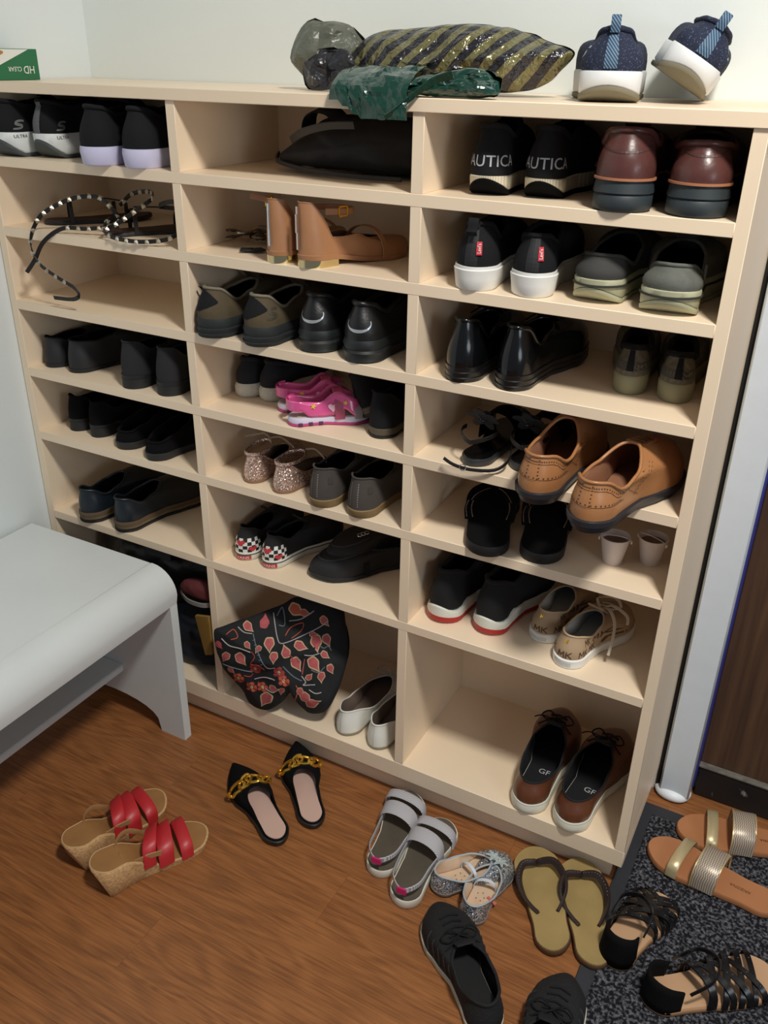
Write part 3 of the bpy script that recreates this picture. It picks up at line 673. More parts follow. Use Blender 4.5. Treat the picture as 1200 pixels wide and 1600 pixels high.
for (hx, hy, yw, sd, ln) in ((-.775, .083, 50, -1, 'rear'), (-.715, .030, 46, 1, 'front')):
    l = Last(.165, .066, sd, thick=.017, spring=.006, toe=.3)
    x, y = org(hx, hy, yw, .024)
    root = empty('childs_sandal', (x, y, SZ[4]), (0, 0, -radians(yw)), label='%s one of the two glossy pink child\'s sandals with white soles' % ln, cat='sandal', group='pink child sandals')
    sole_mb(l, [(.3, -.001), (.6, .001), (1, -.001)]).build('sole', WLV, root, 50)
    loft([l.ring(-.002, lambda t: .0), l.ring(.001, lambda t: .002), l.ring(.0005, lambda t: .006)]).build('outsole', M('deep_pink_rubber', (190, 70, 130), .5), root, 50)
    loft([l.ring(-.003), l.ring(-.004, lambda t: l.zt(t)+.0015)]).build('footbed', M('pale_footbed', (190, 176, 170), .7), root, 50)
    for tt in (.12, .24, .36):
        for s_ in (-1, 1):
            xx = l.cx(tt)+s_*(l.half(tt)+.001); MB().box(xx-.0012, xx+.0012, tt*.165-.004, tt*.165+.004, .002, .008, .0003).build('tread_block', M('plum', (90, 40, 84), .6), root)
    # moulded side shells: wall band round the back with legs
    def wall(t_, sg, off, z): return Vector((l.cx(t_)+sg*(l.half(t_)*(1-.12*(z-.02)/.04)+off), t_*.165, z))
    for sg in (-1, 1):
        for off, mt_, nm in ((.0012, PINK, 'side_shell'),):
            V = []; F = []
            keys_top = [(0.02, .052), (.1, .050), (.35, .046), (.55, .066), (.75, .052), (.85, .04)]
            keys_bot = [(0.02, .034), (.12, .032), (.25, .018), (.42, .017), (.5, .020), (.62, .034), (.75, .02), (.85, .018)]
            n = 22
            for i in range(n+1):
                tt = .02+.83*i/n; zt_, zb_ = interp(keys_top, tt), interp(keys_bot, tt)
                for j in range(5): V.append(wall(tt, sg, off - (.010*max(0, (tt-.4))*j/4*2), zb_+(zt_-zb_)*j/4))
            for i in range(n):
                for j in range(4): F.append((i*5+j, i*5+j+1, i*5+j+6, i*5+j+5))
            o = mesh_obj(nm, V, F, mt_, root); md = o.modifiers.new('thick', 'SOLIDIFY'); md.thickness = .0025
    ribbon([Vector((l.cx(0)+.026*sin(a), .022-.024*cos(a), .042)) for a in [-1.4+2.8*i/14 for i in range(15)]], (0, 0, 1), .020, .0022).build('heel_strap', PINK, root)
    ribbon(strap_pts(l, .095, .095, .052), (0, 1, 0), .020, .0022).build('instep_strap', PINKD, root)
    ribbon(strap_pts(l, .130, .130, .032), (0, 1, 0), .016, .0022).build('toe_strap', M('grey_pink', (150, 140, 150), .5), root)
    ft = [c for c in root.children if c.name.startswith('side_shell')][1]; tr = bvh(ft)
    for (yy, zz, colr, ss) in ((.045, .040, (240, 206, 70), .0055), (.105, .045, (226, 190, 90), .0045)):
        v = [(ss*(.7+.3*cos(5*a))*cos(a), ss*(.7+.3*cos(5*a))*sin(a)) for a in [2*pi*i/30 for i in range(30)]]
        decal_dir(tr, v+[(0, 0)], [(i, (i+1) % 30, 30) for i in range(30)], 'flower_print', M('flower_yellow', colr, .4), root, (0, yy, zz), (0, 1, 0), (0, 0, 1), (-1, 0, 0), off=.0025)
    v = [(.009*(16*sin(a)**3)/16, .009*(13*cos(a)-5*cos(2*a)-2*cos(3*a)-cos(4*a))/16) for a in [2*pi*i/30 for i in range(30)]]
    decal_dir(tr, v+[(0, 0)], [(i, (i+1) % 30, 30) for i in range(30)], 'heart_print', M('pale_pink_print', (250, 205, 225), .4), root, (0, .082, .036), (0, 1, 0), (0, 0, 1), (-1, 0, 0), off=.0025)
BND = M('taupe_band', (84, 76, 62), .6)
for (cx, cy, yw, sd, zz, pit, rl, ln) in ((-.553, .070, 4, 1, 0, 0, 0, 'upright one'), (-.600, .116, -6, -1, .018, 0, -24, 'tilted one')):
    l = Last(.225, .082, sd, thick=.020, spring=.006)
    op = OP(.004, .125, .027, [(0, .086), (.1, .084), (.4, .06), (.7, .065), (1, .078)])
    root, upr, E = shoe('loafer', '%s of the two black loafers with taupe-banded heels beside the pink sandals' % ln, 'shoe', 'taupe-banded black loafers', shelf_pos((cx, cy), SZ[4]+zz, yw), yw, l, op, dict(upper=BLACK, sole=BND, outsole=RUBBER, lining=INNER), toe_h=.04, collar=.0025, roll=rl,
        outsole=dict(zb=lambda t: .0+max(0, (t-.75)/.25)**2*.006, th=.006, off=.001, z=lambda t: .005+max(0, (t-.75)/.25)**2*.006))
# ---- column 2, row 5: rose glitter shoes and grey suede loafers
ROSE = mat_glitter('rose_glitter', (170, 135, 122), (214, 178, 162), (255, 240, 228), 700)
for cx, cy, yw, sd, ln in ((-.840, .044, 0, -1, 'left'), (-.758, .034, 14, 1, 'right')):
    root, upr, l = slipon('%s of the two rose-gold glitter ballet flats with thin ankle ties' % ln, 'rose glitter flats', (cx, cy), SZ[5], yw, sd, dict(upper=ROSE, sole=M('tan_sole', (140, 108, 84), .6), lining=M('beige_lining', (168, 148, 128), .8)), L=.20, W=.070, th=.007, hh=.058, side_h=.034, throat=.034, y1=.145, toe_h=.026, name='glitter_flat', r=.027, ow=.025)
    P = spline([(l.cx(0)-.020, .030, .062), (l.cx(0)-.014, .013, .062), (l.cx(0), .007, .062), (l.cx(0)+.014, .013, .062), (l.cx(0)+.021, .032, .062), (l.cx(0)+.021, .058, .065), (l.cx(0), .078, .068), (l.cx(0)-.021, .058, .065)], 32, True)
    ribbon(P, (0, 0, 1), .007, .002, True).build('ankle_strap', ROSE, root)
    for sg in (-1, 1):
        P = spline([(0, .083, .070), (sg*.02, .09, .074), (sg*.045, .088, .066), (sg*.062, .08, .062)], 12)
        if sd < 0 or sg > 0: ribbon(P, (0, .3, 1), .004, .0012).build('tie', M('beige_tie', (176, 156, 134), .7), root)
SGREY = M('grey_brown_suede', (72, 66, 62), .95, bump=.3, bscale=500, var=.06, vscale=60)
TANS = M('tan_rubber_sole', (128, 106, 70), .6)
STITCH = M('pale_stitching', (150, 142, 130), .8)
for cx, cy, yw, sd, ln in ((-.662, .024, 2, -1, 'left'), (-.574, .024, 4, 1, 'right')):
    root, upr, l = slipon('%s of the two grey-brown suede loafers with stitched heels and tan soles' % ln, 'grey suede loafers', (cx, cy), SZ[5], yw, sd, dict(upper=SGREY, sole=TANS, lining=INNER), L=.255, W=.092, th=.018, hh=.080, side_h=.066, throat=.074, y1=.13, toe_h=.045, name='loafer', collar=.002, spring=.008)
    tr = bvh(upr)
    mb = []
    for a0 in (-.25, .15 if sd > 0 else .1):
        V = []; F = []
        for i in range(10):
            hh_ = .024+.0048*i; k = len(V); V += [(a0*.034-.0006, hh_), (a0*.034+.0006, hh_), (a0*.034+.0006, hh_+.003), (a0*.034-.0006, hh_+.003)]; F.append((k, k+1, k+2, k+3))
        decal_heel(tr, V, F, 'stitching', STITCH, root, cy=.045, h=0, off=.0009, ang0=0)
    hug_ribbon(tr, 'heel_tab', M('suede_tab', (66, 60, 56), .95), root, .026, .05, .062, .010, off=.0014)
# ---- column 2, row 6: checked canvas slip-ons and black moccasins
CHK = M('check_white', (228, 226, 220), .6); CHB = M('check_black', (24, 24, 26), .7); REDP = M('red_print', (190, 52, 58), .6)
for cx, cy, yw, sd, ln in ((-.886, .062, 4, -1, 'left'), (-.812, .062, 14, 1, 'right')):
    root, upr, tr, l = sneaker('%s of the two black canvas slip-ons with checkered heels and red marks' % ln, 'checkered-heel slip-ons', (cx, cy), SZ[6], yw, sd, dict(upper=M('black_canvas', (24, 24, 26), .85, bump=.4, bscale=900), sole=M('off_white_sole', (222, 220, 208), .55), lining=INNER), L=.225, W=.080, th=.022, hh=.074, side_h=.058, throat=.070, y1=.115, r=.03, ow=.025, name='canvas_slip_on', collar=.002, spring=.006, toe_h=.04)
    V = []; F = []; V2 = []; F2 = []
    for i in range(12):
        for j in range(4):
            x = -.048+.008*i; h_ = .021+.008*j; tgt, fg = (V, F) if (i+j) % 2 else (V2, F2); k = len(tgt)
            tgt += [(x, h_), (x+.008, h_), (x+.008, h_+.008), (x, h_+.008)]; fg.append((k, k+1, k+2, k+3))
    decal_heel(tr, V, F, 'check_white', CHK, root, cy=.042, h=0, off=.0008, r=.032); decal_heel(tr, V2, F2, 'check_black', CHB, root, cy=.042, h=0, off=.0008, r=.032)
    v = [(.0085*(16*sin(a)**3)/16, .0075*(13*cos(a)-5*cos(2*a)-2*cos(3*a)-cos(4*a))/16) for a in [2*pi*i/24 for i in range(24)]]
    for (xx, hh_) in ((.004, .044), (.026, .030)):
        decal_heel(tr, [(p[0]+xx, p[1]) for p in v]+[(xx, 0)], [(i, (i+1) % 24, 24) for i in range(24)], 'red_patch', REDP, root, cy=.042, h=hh_, off=.0016, r=.032)
    sb = bvh([c for c in root.children if c.name.startswith('sole')][0])
    decal_heel(sb, *grid2(-.014, .014, -.005, .005, 8, 2), 'red_label', REDP, root, cy=.042, h=.0095, ang0=.25, off=.0016, r=.032)
    v, f = text_mesh('VANS', .0085); decal_heel(sb, v, f, 'lettering', CHK, root, cy=.042, h=.0095, ang0=.25, off=.0024, r=.032)
    ribbon([l.ring(.0018, lambda t: .0165)[i] for i in range(NP)], (0, 0, 1), .0014, .0012, True).build('sole_stripe', CHB, root)
for (tx, ty, yw, sd, zz, pit, ln) in ((-.715, .048, -140, 1, 0, 0, 'lower'), (-.694, .080, -148, -1, .040, 5, 'upper')):
    L_ = .262; a = radians(yw); hx, hy = tx-L_*sin(a), ty-L_*cos(a)
    if ln == 'upper': hx -= .004
    root, upr, l = slipon('%s of the two black moccasins stacked beside the checkered slip-ons' % ln, 'black moccasins', (0, 0), 0, yw, sd, dict(upper=M('black_nubuck', (24, 24, 27), .7, bump=.3, bscale=400), sole=RUBBER, lining=INNER), L=L_, W=.094, th=.012, hh=.062, side_h=.052, throat=.055, y1=.150, toe_h=.036, name='moccasin', loc=(hx, hy, SZ[6]+zz), pitch=-pit, collar=.003, heel=.0)
    # apron seam with a metal bit
    tr = bvh(upr); P = []
    for i in range(25):
        ph = -1.9+3.8*i/24; x = l.cx(.75)+.031*sin(ph); y = .185+.055*cos(ph); h = tr.ray_cast(Vector((x, y, .2)), Vector((0, 0, -1)), .3); P.append((h[0] if h[0] else Vector((x, y, .04)))+Vector((0, 0, .0008)))
    tube(P, .0022, False, 6).build('apron_seam', M('seam_black', (44, 44, 48), .7), root)
    ribbon(strap_pts(l, .15, .15, .046, pw=.6), (0, 1, 0), .014, .003).build('saddle', BLACK, root)
    hb_ = MB()
    for k in range(3): hb_.add(*(lambda q: (q.v, q.f))(tube([Vector((l.cx(.6)+sd*.018+.006*cos(b), .175+.007*(k-1)*1.2+.0+.005*sin(b), .058)) for b in [2*pi*i/12 for i in range(12)]], .0010, True, 5)))
    hb_.build('metal_bit', SILVER, root)
# ---- column 2, row 7: white ballet flats
WLEA = M('white_leather', (232, 232, 224), .4, var=.03, vscale=30)
for cx, cy, yw, sd, ln in ((-.620, .044, 6, -1, 'left'), (-.536, .040, 4, 1, 'right')):
    root, upr, l = slipon('%s of the two white leather ballet flats with bows, bottom middle compartment' % ln, 'white ballet flats', (cx, cy), SZ[7], yw, sd, dict(upper=WLEA, sole=M('grey_tan_sole', (142, 134, 112), .6), lining=M('taupe_lining', (120, 104, 94), .85), insole=M('taupe_insole', (112, 96, 88), .85)), L=.252, W=.088, th=.008, hh=.062, side_h=.042, throat=.036, y1=.200, toe_h=.028, name='ballet_flat', cap=.35, ow=.034, collar=.0018, r=.030)
    tr = bvh(upr); hug_ribbon(tr, 'heel_seam', M('seam_white', (205, 205, 198), .5), root, 0, .010, .060, .0012, off=.0006)
    c = l.cx(.8)
    for sg in (-1, 1):
        P = spline([(c, .203, .042), (c+sg*.012, .207, .052), (c+sg*.030, .203, .050), (c+sg*.032, .197, .042), (c, .201, .040)], 16)
        ribbon(P, (0, 1, .2), .009, .0012).build('bow_loop', M('cream_ribbon', (206, 200, 184), .6), root)
    MB().box(c-.004, c+.004, .197, .207, .039, .046, .002).build('bow_knot', M('cream_ribbon', (206, 200, 184), .6), root)
# ================================================================ column 3
# ---- row 1
RIB = mat_wave('ribbed_cream', (196, 186, 160), (226, 218, 196), 90, (0, 0, 0), .6)
PRT = M('print_grey', (176, 178, 184), .5)
for cx, cy, yw, sd, a0, ln in ((-.376, .060, -7, -1, .06, 'left'), (-.290, .078, -2, 1, -.08, 'right')):
    root, upr, tr, l = sneaker('%s of the two black trainers with grey capital letters round the heel' % ln, 'lettered black trainers', (cx, cy), SZ[1], yw, sd, dict(upper=BLACK, sole=RIB, outsole=INNER, lining=INNER), L=.238, W=.088, th=.030, bevel=.020, hh=.098, side_h=.082, throat=.098, ow=.027, r=.031)
    v, f = text_mesh('NAUTICA', .0225); decal_heel(tr, v, f, 'lettering', PRT, root, cy=.042, h=.050, ang0=a0, off=.0010, r=.036)
BRL = M('oxblood_leather', (86, 50, 46), .32, var=.1, vscale=20, bump=.35, bscale=40, dist=.003)
for cx, cy, yw, sd, ln in ((-.160, .024, -9, -1, 'left'), (-.058, .034, -10, 1, 'right')):
    root, upr, tr, l = sneaker('%s of the two oxblood leather walking shoes with thick black soles, top right shelf' % ln, 'oxblood walking shoes', (cx, cy), SZ[1], yw, sd, dict(upper=BRL, sole=M('sole_blue_black', (42, 50, 54), .55), lining=INNER), L=.262, W=.116, th=.042, hh=.104 if sd < 0 else .092, side_h=.084, throat=.098, name='walking_shoe', collar=.0045, bulge=.007, ow=.040, curve=.004,
        sole=[(0, -.003), (.1, .001), (.5, .001), (.55, -.001), (.6, .002), (1, -.001)])
    ribbon(l.ring(.001, lambda t: l.zt(t)+.001), (0, 0, 1), .0035, .003, True).build('welt', M('tan_welt', (170, 112, 80), .6), root)
    V = []; F = []
    for i in range(17):
        x = -.040+.080*i/16; V += [(x, .076+.008*abs(x/.04)**2), (x, .079+.008*abs(x/.04)**2)]
    for i in range(16): F.append((2*i, 2*i+1, 2*i+3, 2*i+2))
    decal_heel(tr, V, F, 'seam', M('oxblood_seam', (70, 40, 38), .5), root, cy=.045, h=0)
# ---- row 2
for cx, cy, yw, sd, ln in ((-.374, .026, -7, -1, 'left'), (-.279, .034, -9, 1, 'right')):
    root, upr, tr, l = sneaker('%s of the two black canvas sneakers with white soles and a small red heel tab' % ln, 'white-soled sneakers with red tabs', (cx, cy), SZ[2], yw, sd, dict(upper=BLACK, sole=WHITE, lining=INNER), L=.262, W=.098, th=.038, hh=.100 if sd < 0 else .090, side_h=.074, throat=.090,
        sole=[(0, -.004), (.08, -.001), (.5, .001), (.85, .003), (.88, .001), (1, .001)], spring=.006, collar=.004)
    if sd < 0: pulltab(root, l, BLACK, .085, .099, wd=.016, loop=.010)
    hug_ribbon(tr, 'heel_strip', M('black_tape', (30, 31, 34), .7), root, 0, .040, .094, .016, off=.0006)
    V = [(-.0035+.007*a, -.0095+.019*b/3) for b in range(4) for a in range(2)]; F = [(2*b, 2*b+1, 2*b+3, 2*b+2) for b in range(3)]
    decal_heel(tr, V, F, 'red_tab', M('tab_red', (196, 30, 52), .6), root, cy=.045, h=.066, ang0=.28, off=.0028)
    v, f = text_mesh("Levi's", .0065); v = [(-y, x) for x, y in v]
    decal_heel(tr, v, f, 'lettering', CHK, root, cy=.045, h=.066, ang0=.28, off=.0036)
GYM = M('grey_mesh', (92, 94, 88), .8, var=.15, vscale=60, bump=.5, bscale=350); OLW = M('sage_white_rubber', (176, 176, 146), .6, var=.08, vscale=30)
for cx, cy, yw, sd, ln in ((-.184, .048, 3, -1, 'left'), (-.072, .034, -5, 1, 'right')):
    root, upr, tr, l = sneaker('%s of the two worn grey mesh slip-on trainers with sage-white soles' % ln, 'worn grey trainers', (cx, cy), SZ[2], yw, sd, dict(upper=GYM if sd > 0 else M('charcoal_mesh', (58, 58, 56), .85, bump=.4, bscale=350), sole=OLW, outsole=OLW, lining=INNER), L=.25, W=.108 if sd < 0 else .120, th=.038, bevel=.018, hh=.070, side_h=.052, throat=.082, collar=.003, bulge=.008, ow=.039, y1=.16)
    ribbon([p for p in l.ring(.0022, lambda t: l.zt(t)-.010)], (0, 0, 1), .0035, .002, True).build('groove', M('groove_dark', (50, 50, 44), .8), root)
    if sd > 0:
        tube([Vector((.0, 0, 0))+Vector((l.cx(.3)+.040, .078+.010*cos(a), .052+.010*sin(a))) for a in [2*pi*i/20 for i in range(20)]], .0018, True, 6).build('emblem', M('emblem_grey', (120, 126, 126), .5), root)
# ---- row 3
for cx, cy, yw, sd, ln in ((-.387, .030, 0, -1, 'left'), (-.296, .034, 5, 1, 'right')):
    root, upr, tr, l = sneaker('%s of the two glossy black dress shoes, third shelf of the right column' % ln, 'glossy black dress shoes', (cx, cy), SZ[3], yw, sd, dict(upper=PATENT, sole=M('black_sole_gloss', (16, 17, 19), .35), lining=INNER), L=.272, W=.092, th=.026, hh=.100, side_h=.066, throat=.088, name='dress_shoe', collar=.0035, r=.033, laces=3, lace_mat=BLACK,
        sole=[(0, -.001), (.3, .0015), (.35, 0), (.65, .0015), (.7, 0), (1, .001)])
    hug_ribbon(tr, 'heel_strip', PATENT, root, 0, .026, .094, .014, off=.0015)
TPE = M('taupe_knit', (98, 92, 78), .9, var=.25, vscale=120, bump=.4, bscale=400)
for cx, cy, yw, sd, ln in ((-.130, .112, -9, -1, 'left'), (-.054, .110, -8, 1, 'right')):
    root, upr, tr, l = sneaker('%s of the two taupe knit trainers with black collars, third shelf of the right column' % ln, 'taupe knit trainers', (cx, cy), SZ[3], yw, sd, dict(upper=TPE, sole=M('khaki_sole', (142, 138, 110), .7), lining=INNER, collar=BLACK), L=.222, W=.078, th=.032, hh=.074, side_h=.062, throat=.076, ow=.024, r=.029, y1=.12, collar=.005)
    hug_ribbon(tr, 'heel_strip', BLACK, root, 0, .040, .074, .010, off=.0012, cy=.04)
    V = []; F = []
    for i in range(21):
        x = -.05+.1*i/20; V += [(x, .040), (x, .054)]
    for i in range(20): F.append((2*i, 2*i+1, 2*i+3, 2*i+2))
    decal_heel(tr, V, F, 'dark_band', mat_wave('chevron', (46, 44, 40), (88, 84, 74), 180, (0, .7, .7), .8), root, cy=.04, h=0, off=.0009)
# ---- row 4: flower sandals and tan brogues
BGL = mat_glitter('black_glitter', (8, 9, 12), (26, 28, 34), (150, 155, 170), 500)
for (cx, cy, yw, sd, ln) in ((-.356, .040, 4, -1, 'left'), (-.272, .062, 2, 1, 'right')):
    l = Last(.225, .080, sd, thick=.014, spring=.004); x, y = org(cx, cy, yw, .03)
    root = flat_sandal('flower_sandal', '%s black sandal with a fabric flower and glitter band, beside the tan brogues' % ln, 'sandal', 'black flower sandals', (x, y, SZ[4]), yw, l, M('grey_black_sole', (48, 50, 54), .45), PATENT, foot_th=.002)
    ribbon(strap_pts(l, .13, .13, .055, pw=.6), (0, 1, 0), .05, .003).build('vamp_band', SUEDE, root)
    ribbon(strap_pts(l, .175, .175, .042, pw=.6), (0, 1, 0), .03, .003).build('glitter_band', BGL, root)
    ribbon([Vector((l.cx(0)+.031*sin(a), .035-.036*cos(a), .045+.010*abs(sin(a)))) for a in [-1.8+3.6*i/16 for i in range(17)]], (0, 0, 1), .008, .002).build('heel_strap', STRAPB, root)
    for k in range(11):
        a = 2*pi*k/11*2.05; rr = .021 if k > 5 else .031; tilt = .5 if k > 5 else .15
        P = [Vector((0, 0, 0)), Vector((rr*.5, 0, .004+tilt*.01)), Vector((rr, 0, tilt*.022))]
        mb = ribbon(spline(P, 6), (0, 1, 0), lambda t: .005+.016*sin(pi*min(1, t*.85+.1)), .001)
        mb.xf(Matrix.Translation((l.cx(.3)-.008, .052, .066)) @ Matrix.Rotation(-.9, 4, 'X') @ Matrix.Rotation(a, 4, 'Z')); mb.build('petal', M('black_petal', (36, 38, 44), .7), root)
    MB().box(l.cx(.3)-.013, l.cx(.3)-.003, .047, .057, .062, .072, .004).build('flower_centre', BGL, root)
    if sd < 0:
        mb = ribbon(spline([(-.300, .060, .862), (-.290, .020, .850), (-.305, -.004, .838), (-.345, -.012, .833), (-.375, -.014, .836), (-.395, -.012, .843)], 20), (0, .3, 1), .006, .002); at_world(root, mb).build('ankle_strap', STRAPB, root)
        mb = tube([Vector((-.358+.006*cos(a), -.015, .835+.006*sin(a))) for a in [2*pi*i/12 for i in range(12)]], .0010, True, 5); at_world(root, mb).build('buckle', SILVER, root)
COG = M('cognac_leather', (168, 116, 74), .33, var=.12, vscale=14, bump=.12, bscale=200)
COGL = M('cognac_lining', (150, 104, 78), .6); BRO = M('perforation', (84, 50, 26), .8)
def cogcap(tr, root, l, P, name='broguing'):
    pass
for cx, cy, yw, sd, ln in ((-.216, -.040, 3, -1, 'left'), (-.112, -.090, 13, 1, 'right')):
    l = Last(.292, .104, sd, heel=.0, thick=.022, spring=.008, toe=.24, curve=.008)
    op = OP(.010, .150, .036, [(0, .080), (.1, .079), (.35, .062), (.65, .070), (1, .098)], cap=.4)
    root, upr, E = shoe('brogue', '%s tan leather brogue, its heel jutting over the shelf edge' % ln, 'shoe', 'tan brogues', (*org(cx, cy, yw, .036), SZ[4]), yw, l, op, dict(upper=COG, sole=M('brogue_sole', (40, 42, 48), .4), lining=COGL, insole=COGL, collar=COG), toe_h=.048, collar=.0028, bulge=.004,
        sole=[(0, -.004), (.5, -.001), (.55, .003), (.95, .004), (1, .001)])
    tr = bvh(upr)
    # heel cap seam, back strip, dotted rows
    def dots(fn, n, s_=.0013, nm='broguing'):
        V = []; F = []
        for i in range(n):
            x, h_ = fn(i/(n-1)); k = len(V); V += [(x+s_*cos(a), h_+s_*sin(a)) for a in (0, pi/3, 2*pi/3, pi, 4*pi/3, 5*pi/3)]; F.append(tuple(range(k, k+6)))
        o = decal_heel(tr, V, F, nm, BRO, root, cy=.05, h=0, off=.0009, r=.040); o['kind'] = 'stuff'
    dots(lambda t: (-.075+.150*t, .044+.003*sin(t*pi)), 24)
    dots(lambda t: (-.008, .046+.028*t), 6); dots(lambda t: (.008, .046+.028*t), 6)
    RIM = spline([p for p in E], 150, True)
    def near(p, off):
        h = tr.find_nearest(p); n_ = h[1]; c_ = Vector((l.cx(.3), .08, .05)); 
        if n_.dot(h[0]-c_) < 0: n_ = -n_
        return h[0]+n_*off, n_
    V = []; F = []; Vs = []; Fs = []
    for i, p in enumerate(RIM):
        if p.y > .118: continue
        q, n_ = near(p+Vector((0, 0, -.0075))+Vector((p.x-l.cx(.2), p.y-.08, 0)).normalized()*.004, .0008)
        q2, n2_ = near(p+Vector((0, 0, -.0115))+Vector((p.x-l.cx(.2), p.y-.08, 0)).normalized()*.005, .0006)
        tg = (RIM[(i+1) % len(RIM)]-RIM[i-1]).normalized(); up_ = n_.cross(tg).normalized()
        if i % 2 == 0:
            k = len(V); V += [q+tg*.0013*cos(a)+up_*.0013*sin(a) for a in [2*pi*m_/6 for m_ in range(6)]]; F.append(tuple(range(k, k+6)))
        k = len(Vs); Vs += [q2-tg*.002-up_*.0004, q2+tg*.002-up_*.0004, q2+tg*.002+up_*.0004, q2-tg*.002+up_*.0004]; Fs.append((k, k+1, k+2, k+3))
    o = mesh_obj('broguing', V, F, BRO, root, smooth=False); o['kind'] = 'stuff'
    mesh_obj('collar_seam', Vs, Fs, BRO, root, smooth=False)
    for sg in (-1, 1):
        for (pa, pb, nd) in (((.100, .040), (.140, .080), 9), ((.106, .040), (.146, .078), 9), ((.082, .052), (.112, .036), 7)):
            V = []; F = []
            for k_ in range(nd):
                t = k_/(nd-1); y_ = pa[0]+(pb[0]-pa[0])*t; z_ = pa[1]+(pb[1]-pa[1])*t; h = tr.ray_cast(Vector((sg*.3, y_, z_)), Vector((-sg, 0, 0)), .4)
                if h[0]:
                    c = h[0]+Vector((sg*.0009, 0, 0)); k = len(V); V += [c+Vector((0, .0012*cos(a), .0012*sin(a))) for a in [2*pi*m_/6 for m_ in range(6)]]; F.append(tuple(range(k, k+6)))
            if V: o = mesh_obj('broguing', V, F, BRO, root, smooth=False); o['kind'] = 'stuff'
    V = []; F = []
    for i in range(31): x = -.085+.17*i/30; V += [(x, .0405+.003*sin(i/30*pi)), (x, .0413+.003*sin(i/30*pi))]
    for i in range(30): F.append((2*i, 2*i+1, 2*i+3, 2*i+2))
    decal_heel(tr, V, F, 'cap_seam', BRO, root, cy=.05, h=0, off=.0007, r=.040)
    hug_ribbon(tr, 'back_strip', COG, root, 0, .042, .076, .020, off=.0006, cy=.05, r=.040)
    for sg in (-1, 1):  # facing with lace eyelets
        F_ = []; Pp = [Vector((l.cx(.5)+sg*.014, y_, 0)) for y_ in (.158, .168, .178, .188, .196)]
        for p in Pp:
            h = tr.ray_cast(Vector((p.x, p.y, .3)), Vector((0, 0, -1)), .4); p.z = (h[0].z if h[0] else .08)+.001
        ribbon(spline(Pp, 10), (1, 0, 0), .010, .0018).build('facing', COG, root)
    lace_set(root, tr, l, [.160, .172, .184], .014, M('brown_lace', (112, 74, 44), .7), bow=False)
# ---- row 5: black flip-flops and two small white pails
BFF = M('black_foam', (20, 20, 22), .6, bump=.2, bscale=200)
RH = M('rhinestone', (200, 204, 212), .12, 1.)
for (hx, hy, yw, sd, zz, ln) in ((-.300, -.016, -20, 1, 0, 'left'), (-.216, .006, -13, -1, .0, 'right')):
    l = Last(.272, .104, sd, thick=.020, spring=.004, toe=.22, hw=[(0, .74), (.2, .76), (.42, .76), (.6, .9), (.72, 1), (.86, .95), (1, .75)])
    x, y = hx, hy
    root = flat_sandal('flip_flop', '%s black flip-flop with rhinestone-edged straps, under the brogues' % ln, 'sandal', 'black rhinestone flip-flops', (x, y, SZ[5]), yw, l, BFF, SUEDE)
    post = Vector((l.cx(.82), .205, l.zt(.82)))
    for sg in (-1, 1):
        side_p = Vector((l.cx(.45)+sg*(l.half(.45)-.004), .105, l.zt(.45)))
        P = spline([post, post+Vector((sg*.008, -.012, .020)), Vector((l.cx(.6)+sg*.030, .150, .046)), Vector((l.cx(.5)+sg*.040, .125, .034)), side_p], 20)
        ribbon(P, (1*1.0, .45*sg*-1, .2), lambda t: .007+.012*t, .0035).build('strap', SUEDE, root)
        mb = MB()
        for i in range(len(P)-1):
            for q in (0, .5):
                c = P[i].lerp(P[i+1], q)+Vector((0, 0, .0024))
                for dx in ((-.3, .3) if i > 12 else (0,)):
                    cc = c+Vector((dx*(.007+.012*i/20), 0, 0)); s_ = .0013
                    mb.add([cc+Vector((s_, 0, 0)), cc+Vector((0, s_, 0)), cc+Vector((-s_, 0, 0)), cc+Vector((0, -s_, 0)), cc+Vector((0, 0, .0012))], [(0, 1, 4), (1, 2, 4), (2, 3, 4), (3, 0, 4)])
        o = mb.build('rhinestones', RH, root, smooth=False); o['kind'] = 'stuff'
PAIL = M('pale_pink_pail', (216, 204, 200), .45, var=.05, vscale=40)
def lathe(prof, k=28):
    V = []; F = []
    for r_, z in prof:
        for j in range(k): V.append((r_*cos(2*pi*j/k), r_*sin(2*pi*j/k), z))
    for i in range(len(prof)-1):
        for j in range(k): F.append((i*k+j, i*k+(j+1) % k, (i+1)*k+(j+1) % k, (i+1)*k+j))
    F += [tuple(range(k)), tuple((len(prof)-1)*k+j for j in range(k))]; return MB().add(V, F)
for (px_, py_, rz, ln) in ((-.106, .082, .2, 'left'), (-.048, .112, -.3, 'right')):
    root = empty('pail', (px_, py_, SZ[5]), (0, 0, rz), label='%s of the two small white tin pails below the tan brogues' % ln, cat='pail', group='small white pails')
    lathe([(.0155, 0), (.0165, .001), (.0245, .048), (.0262, .0495), (.0262, .0515), (.0245, .0515), (.0235, .048), (.0155, .003)]).build('bucket', PAIL, root, 40)
    lathe([(.0, .040), (.0215, .040), (.0215, .041), (0, .041)]).build('contents', M('brown_wax', (120, 98, 88), .7), root, 40)
    tube([Vector((.0275*cos(a), -.004-.012*sin(a), .046+.014*sin(a))) for a in [pi*i/16 for i in range(17)]], .0008, False, 6).build('handle', M('pail_wire', (200, 196, 190), .4, .5), root)
    for sg in (-1, 1): MB().box(sg*.027-.0015, sg*.027+.0015, -.006, -.001, .042, .048, .0005).build('ear', PAIL, root)
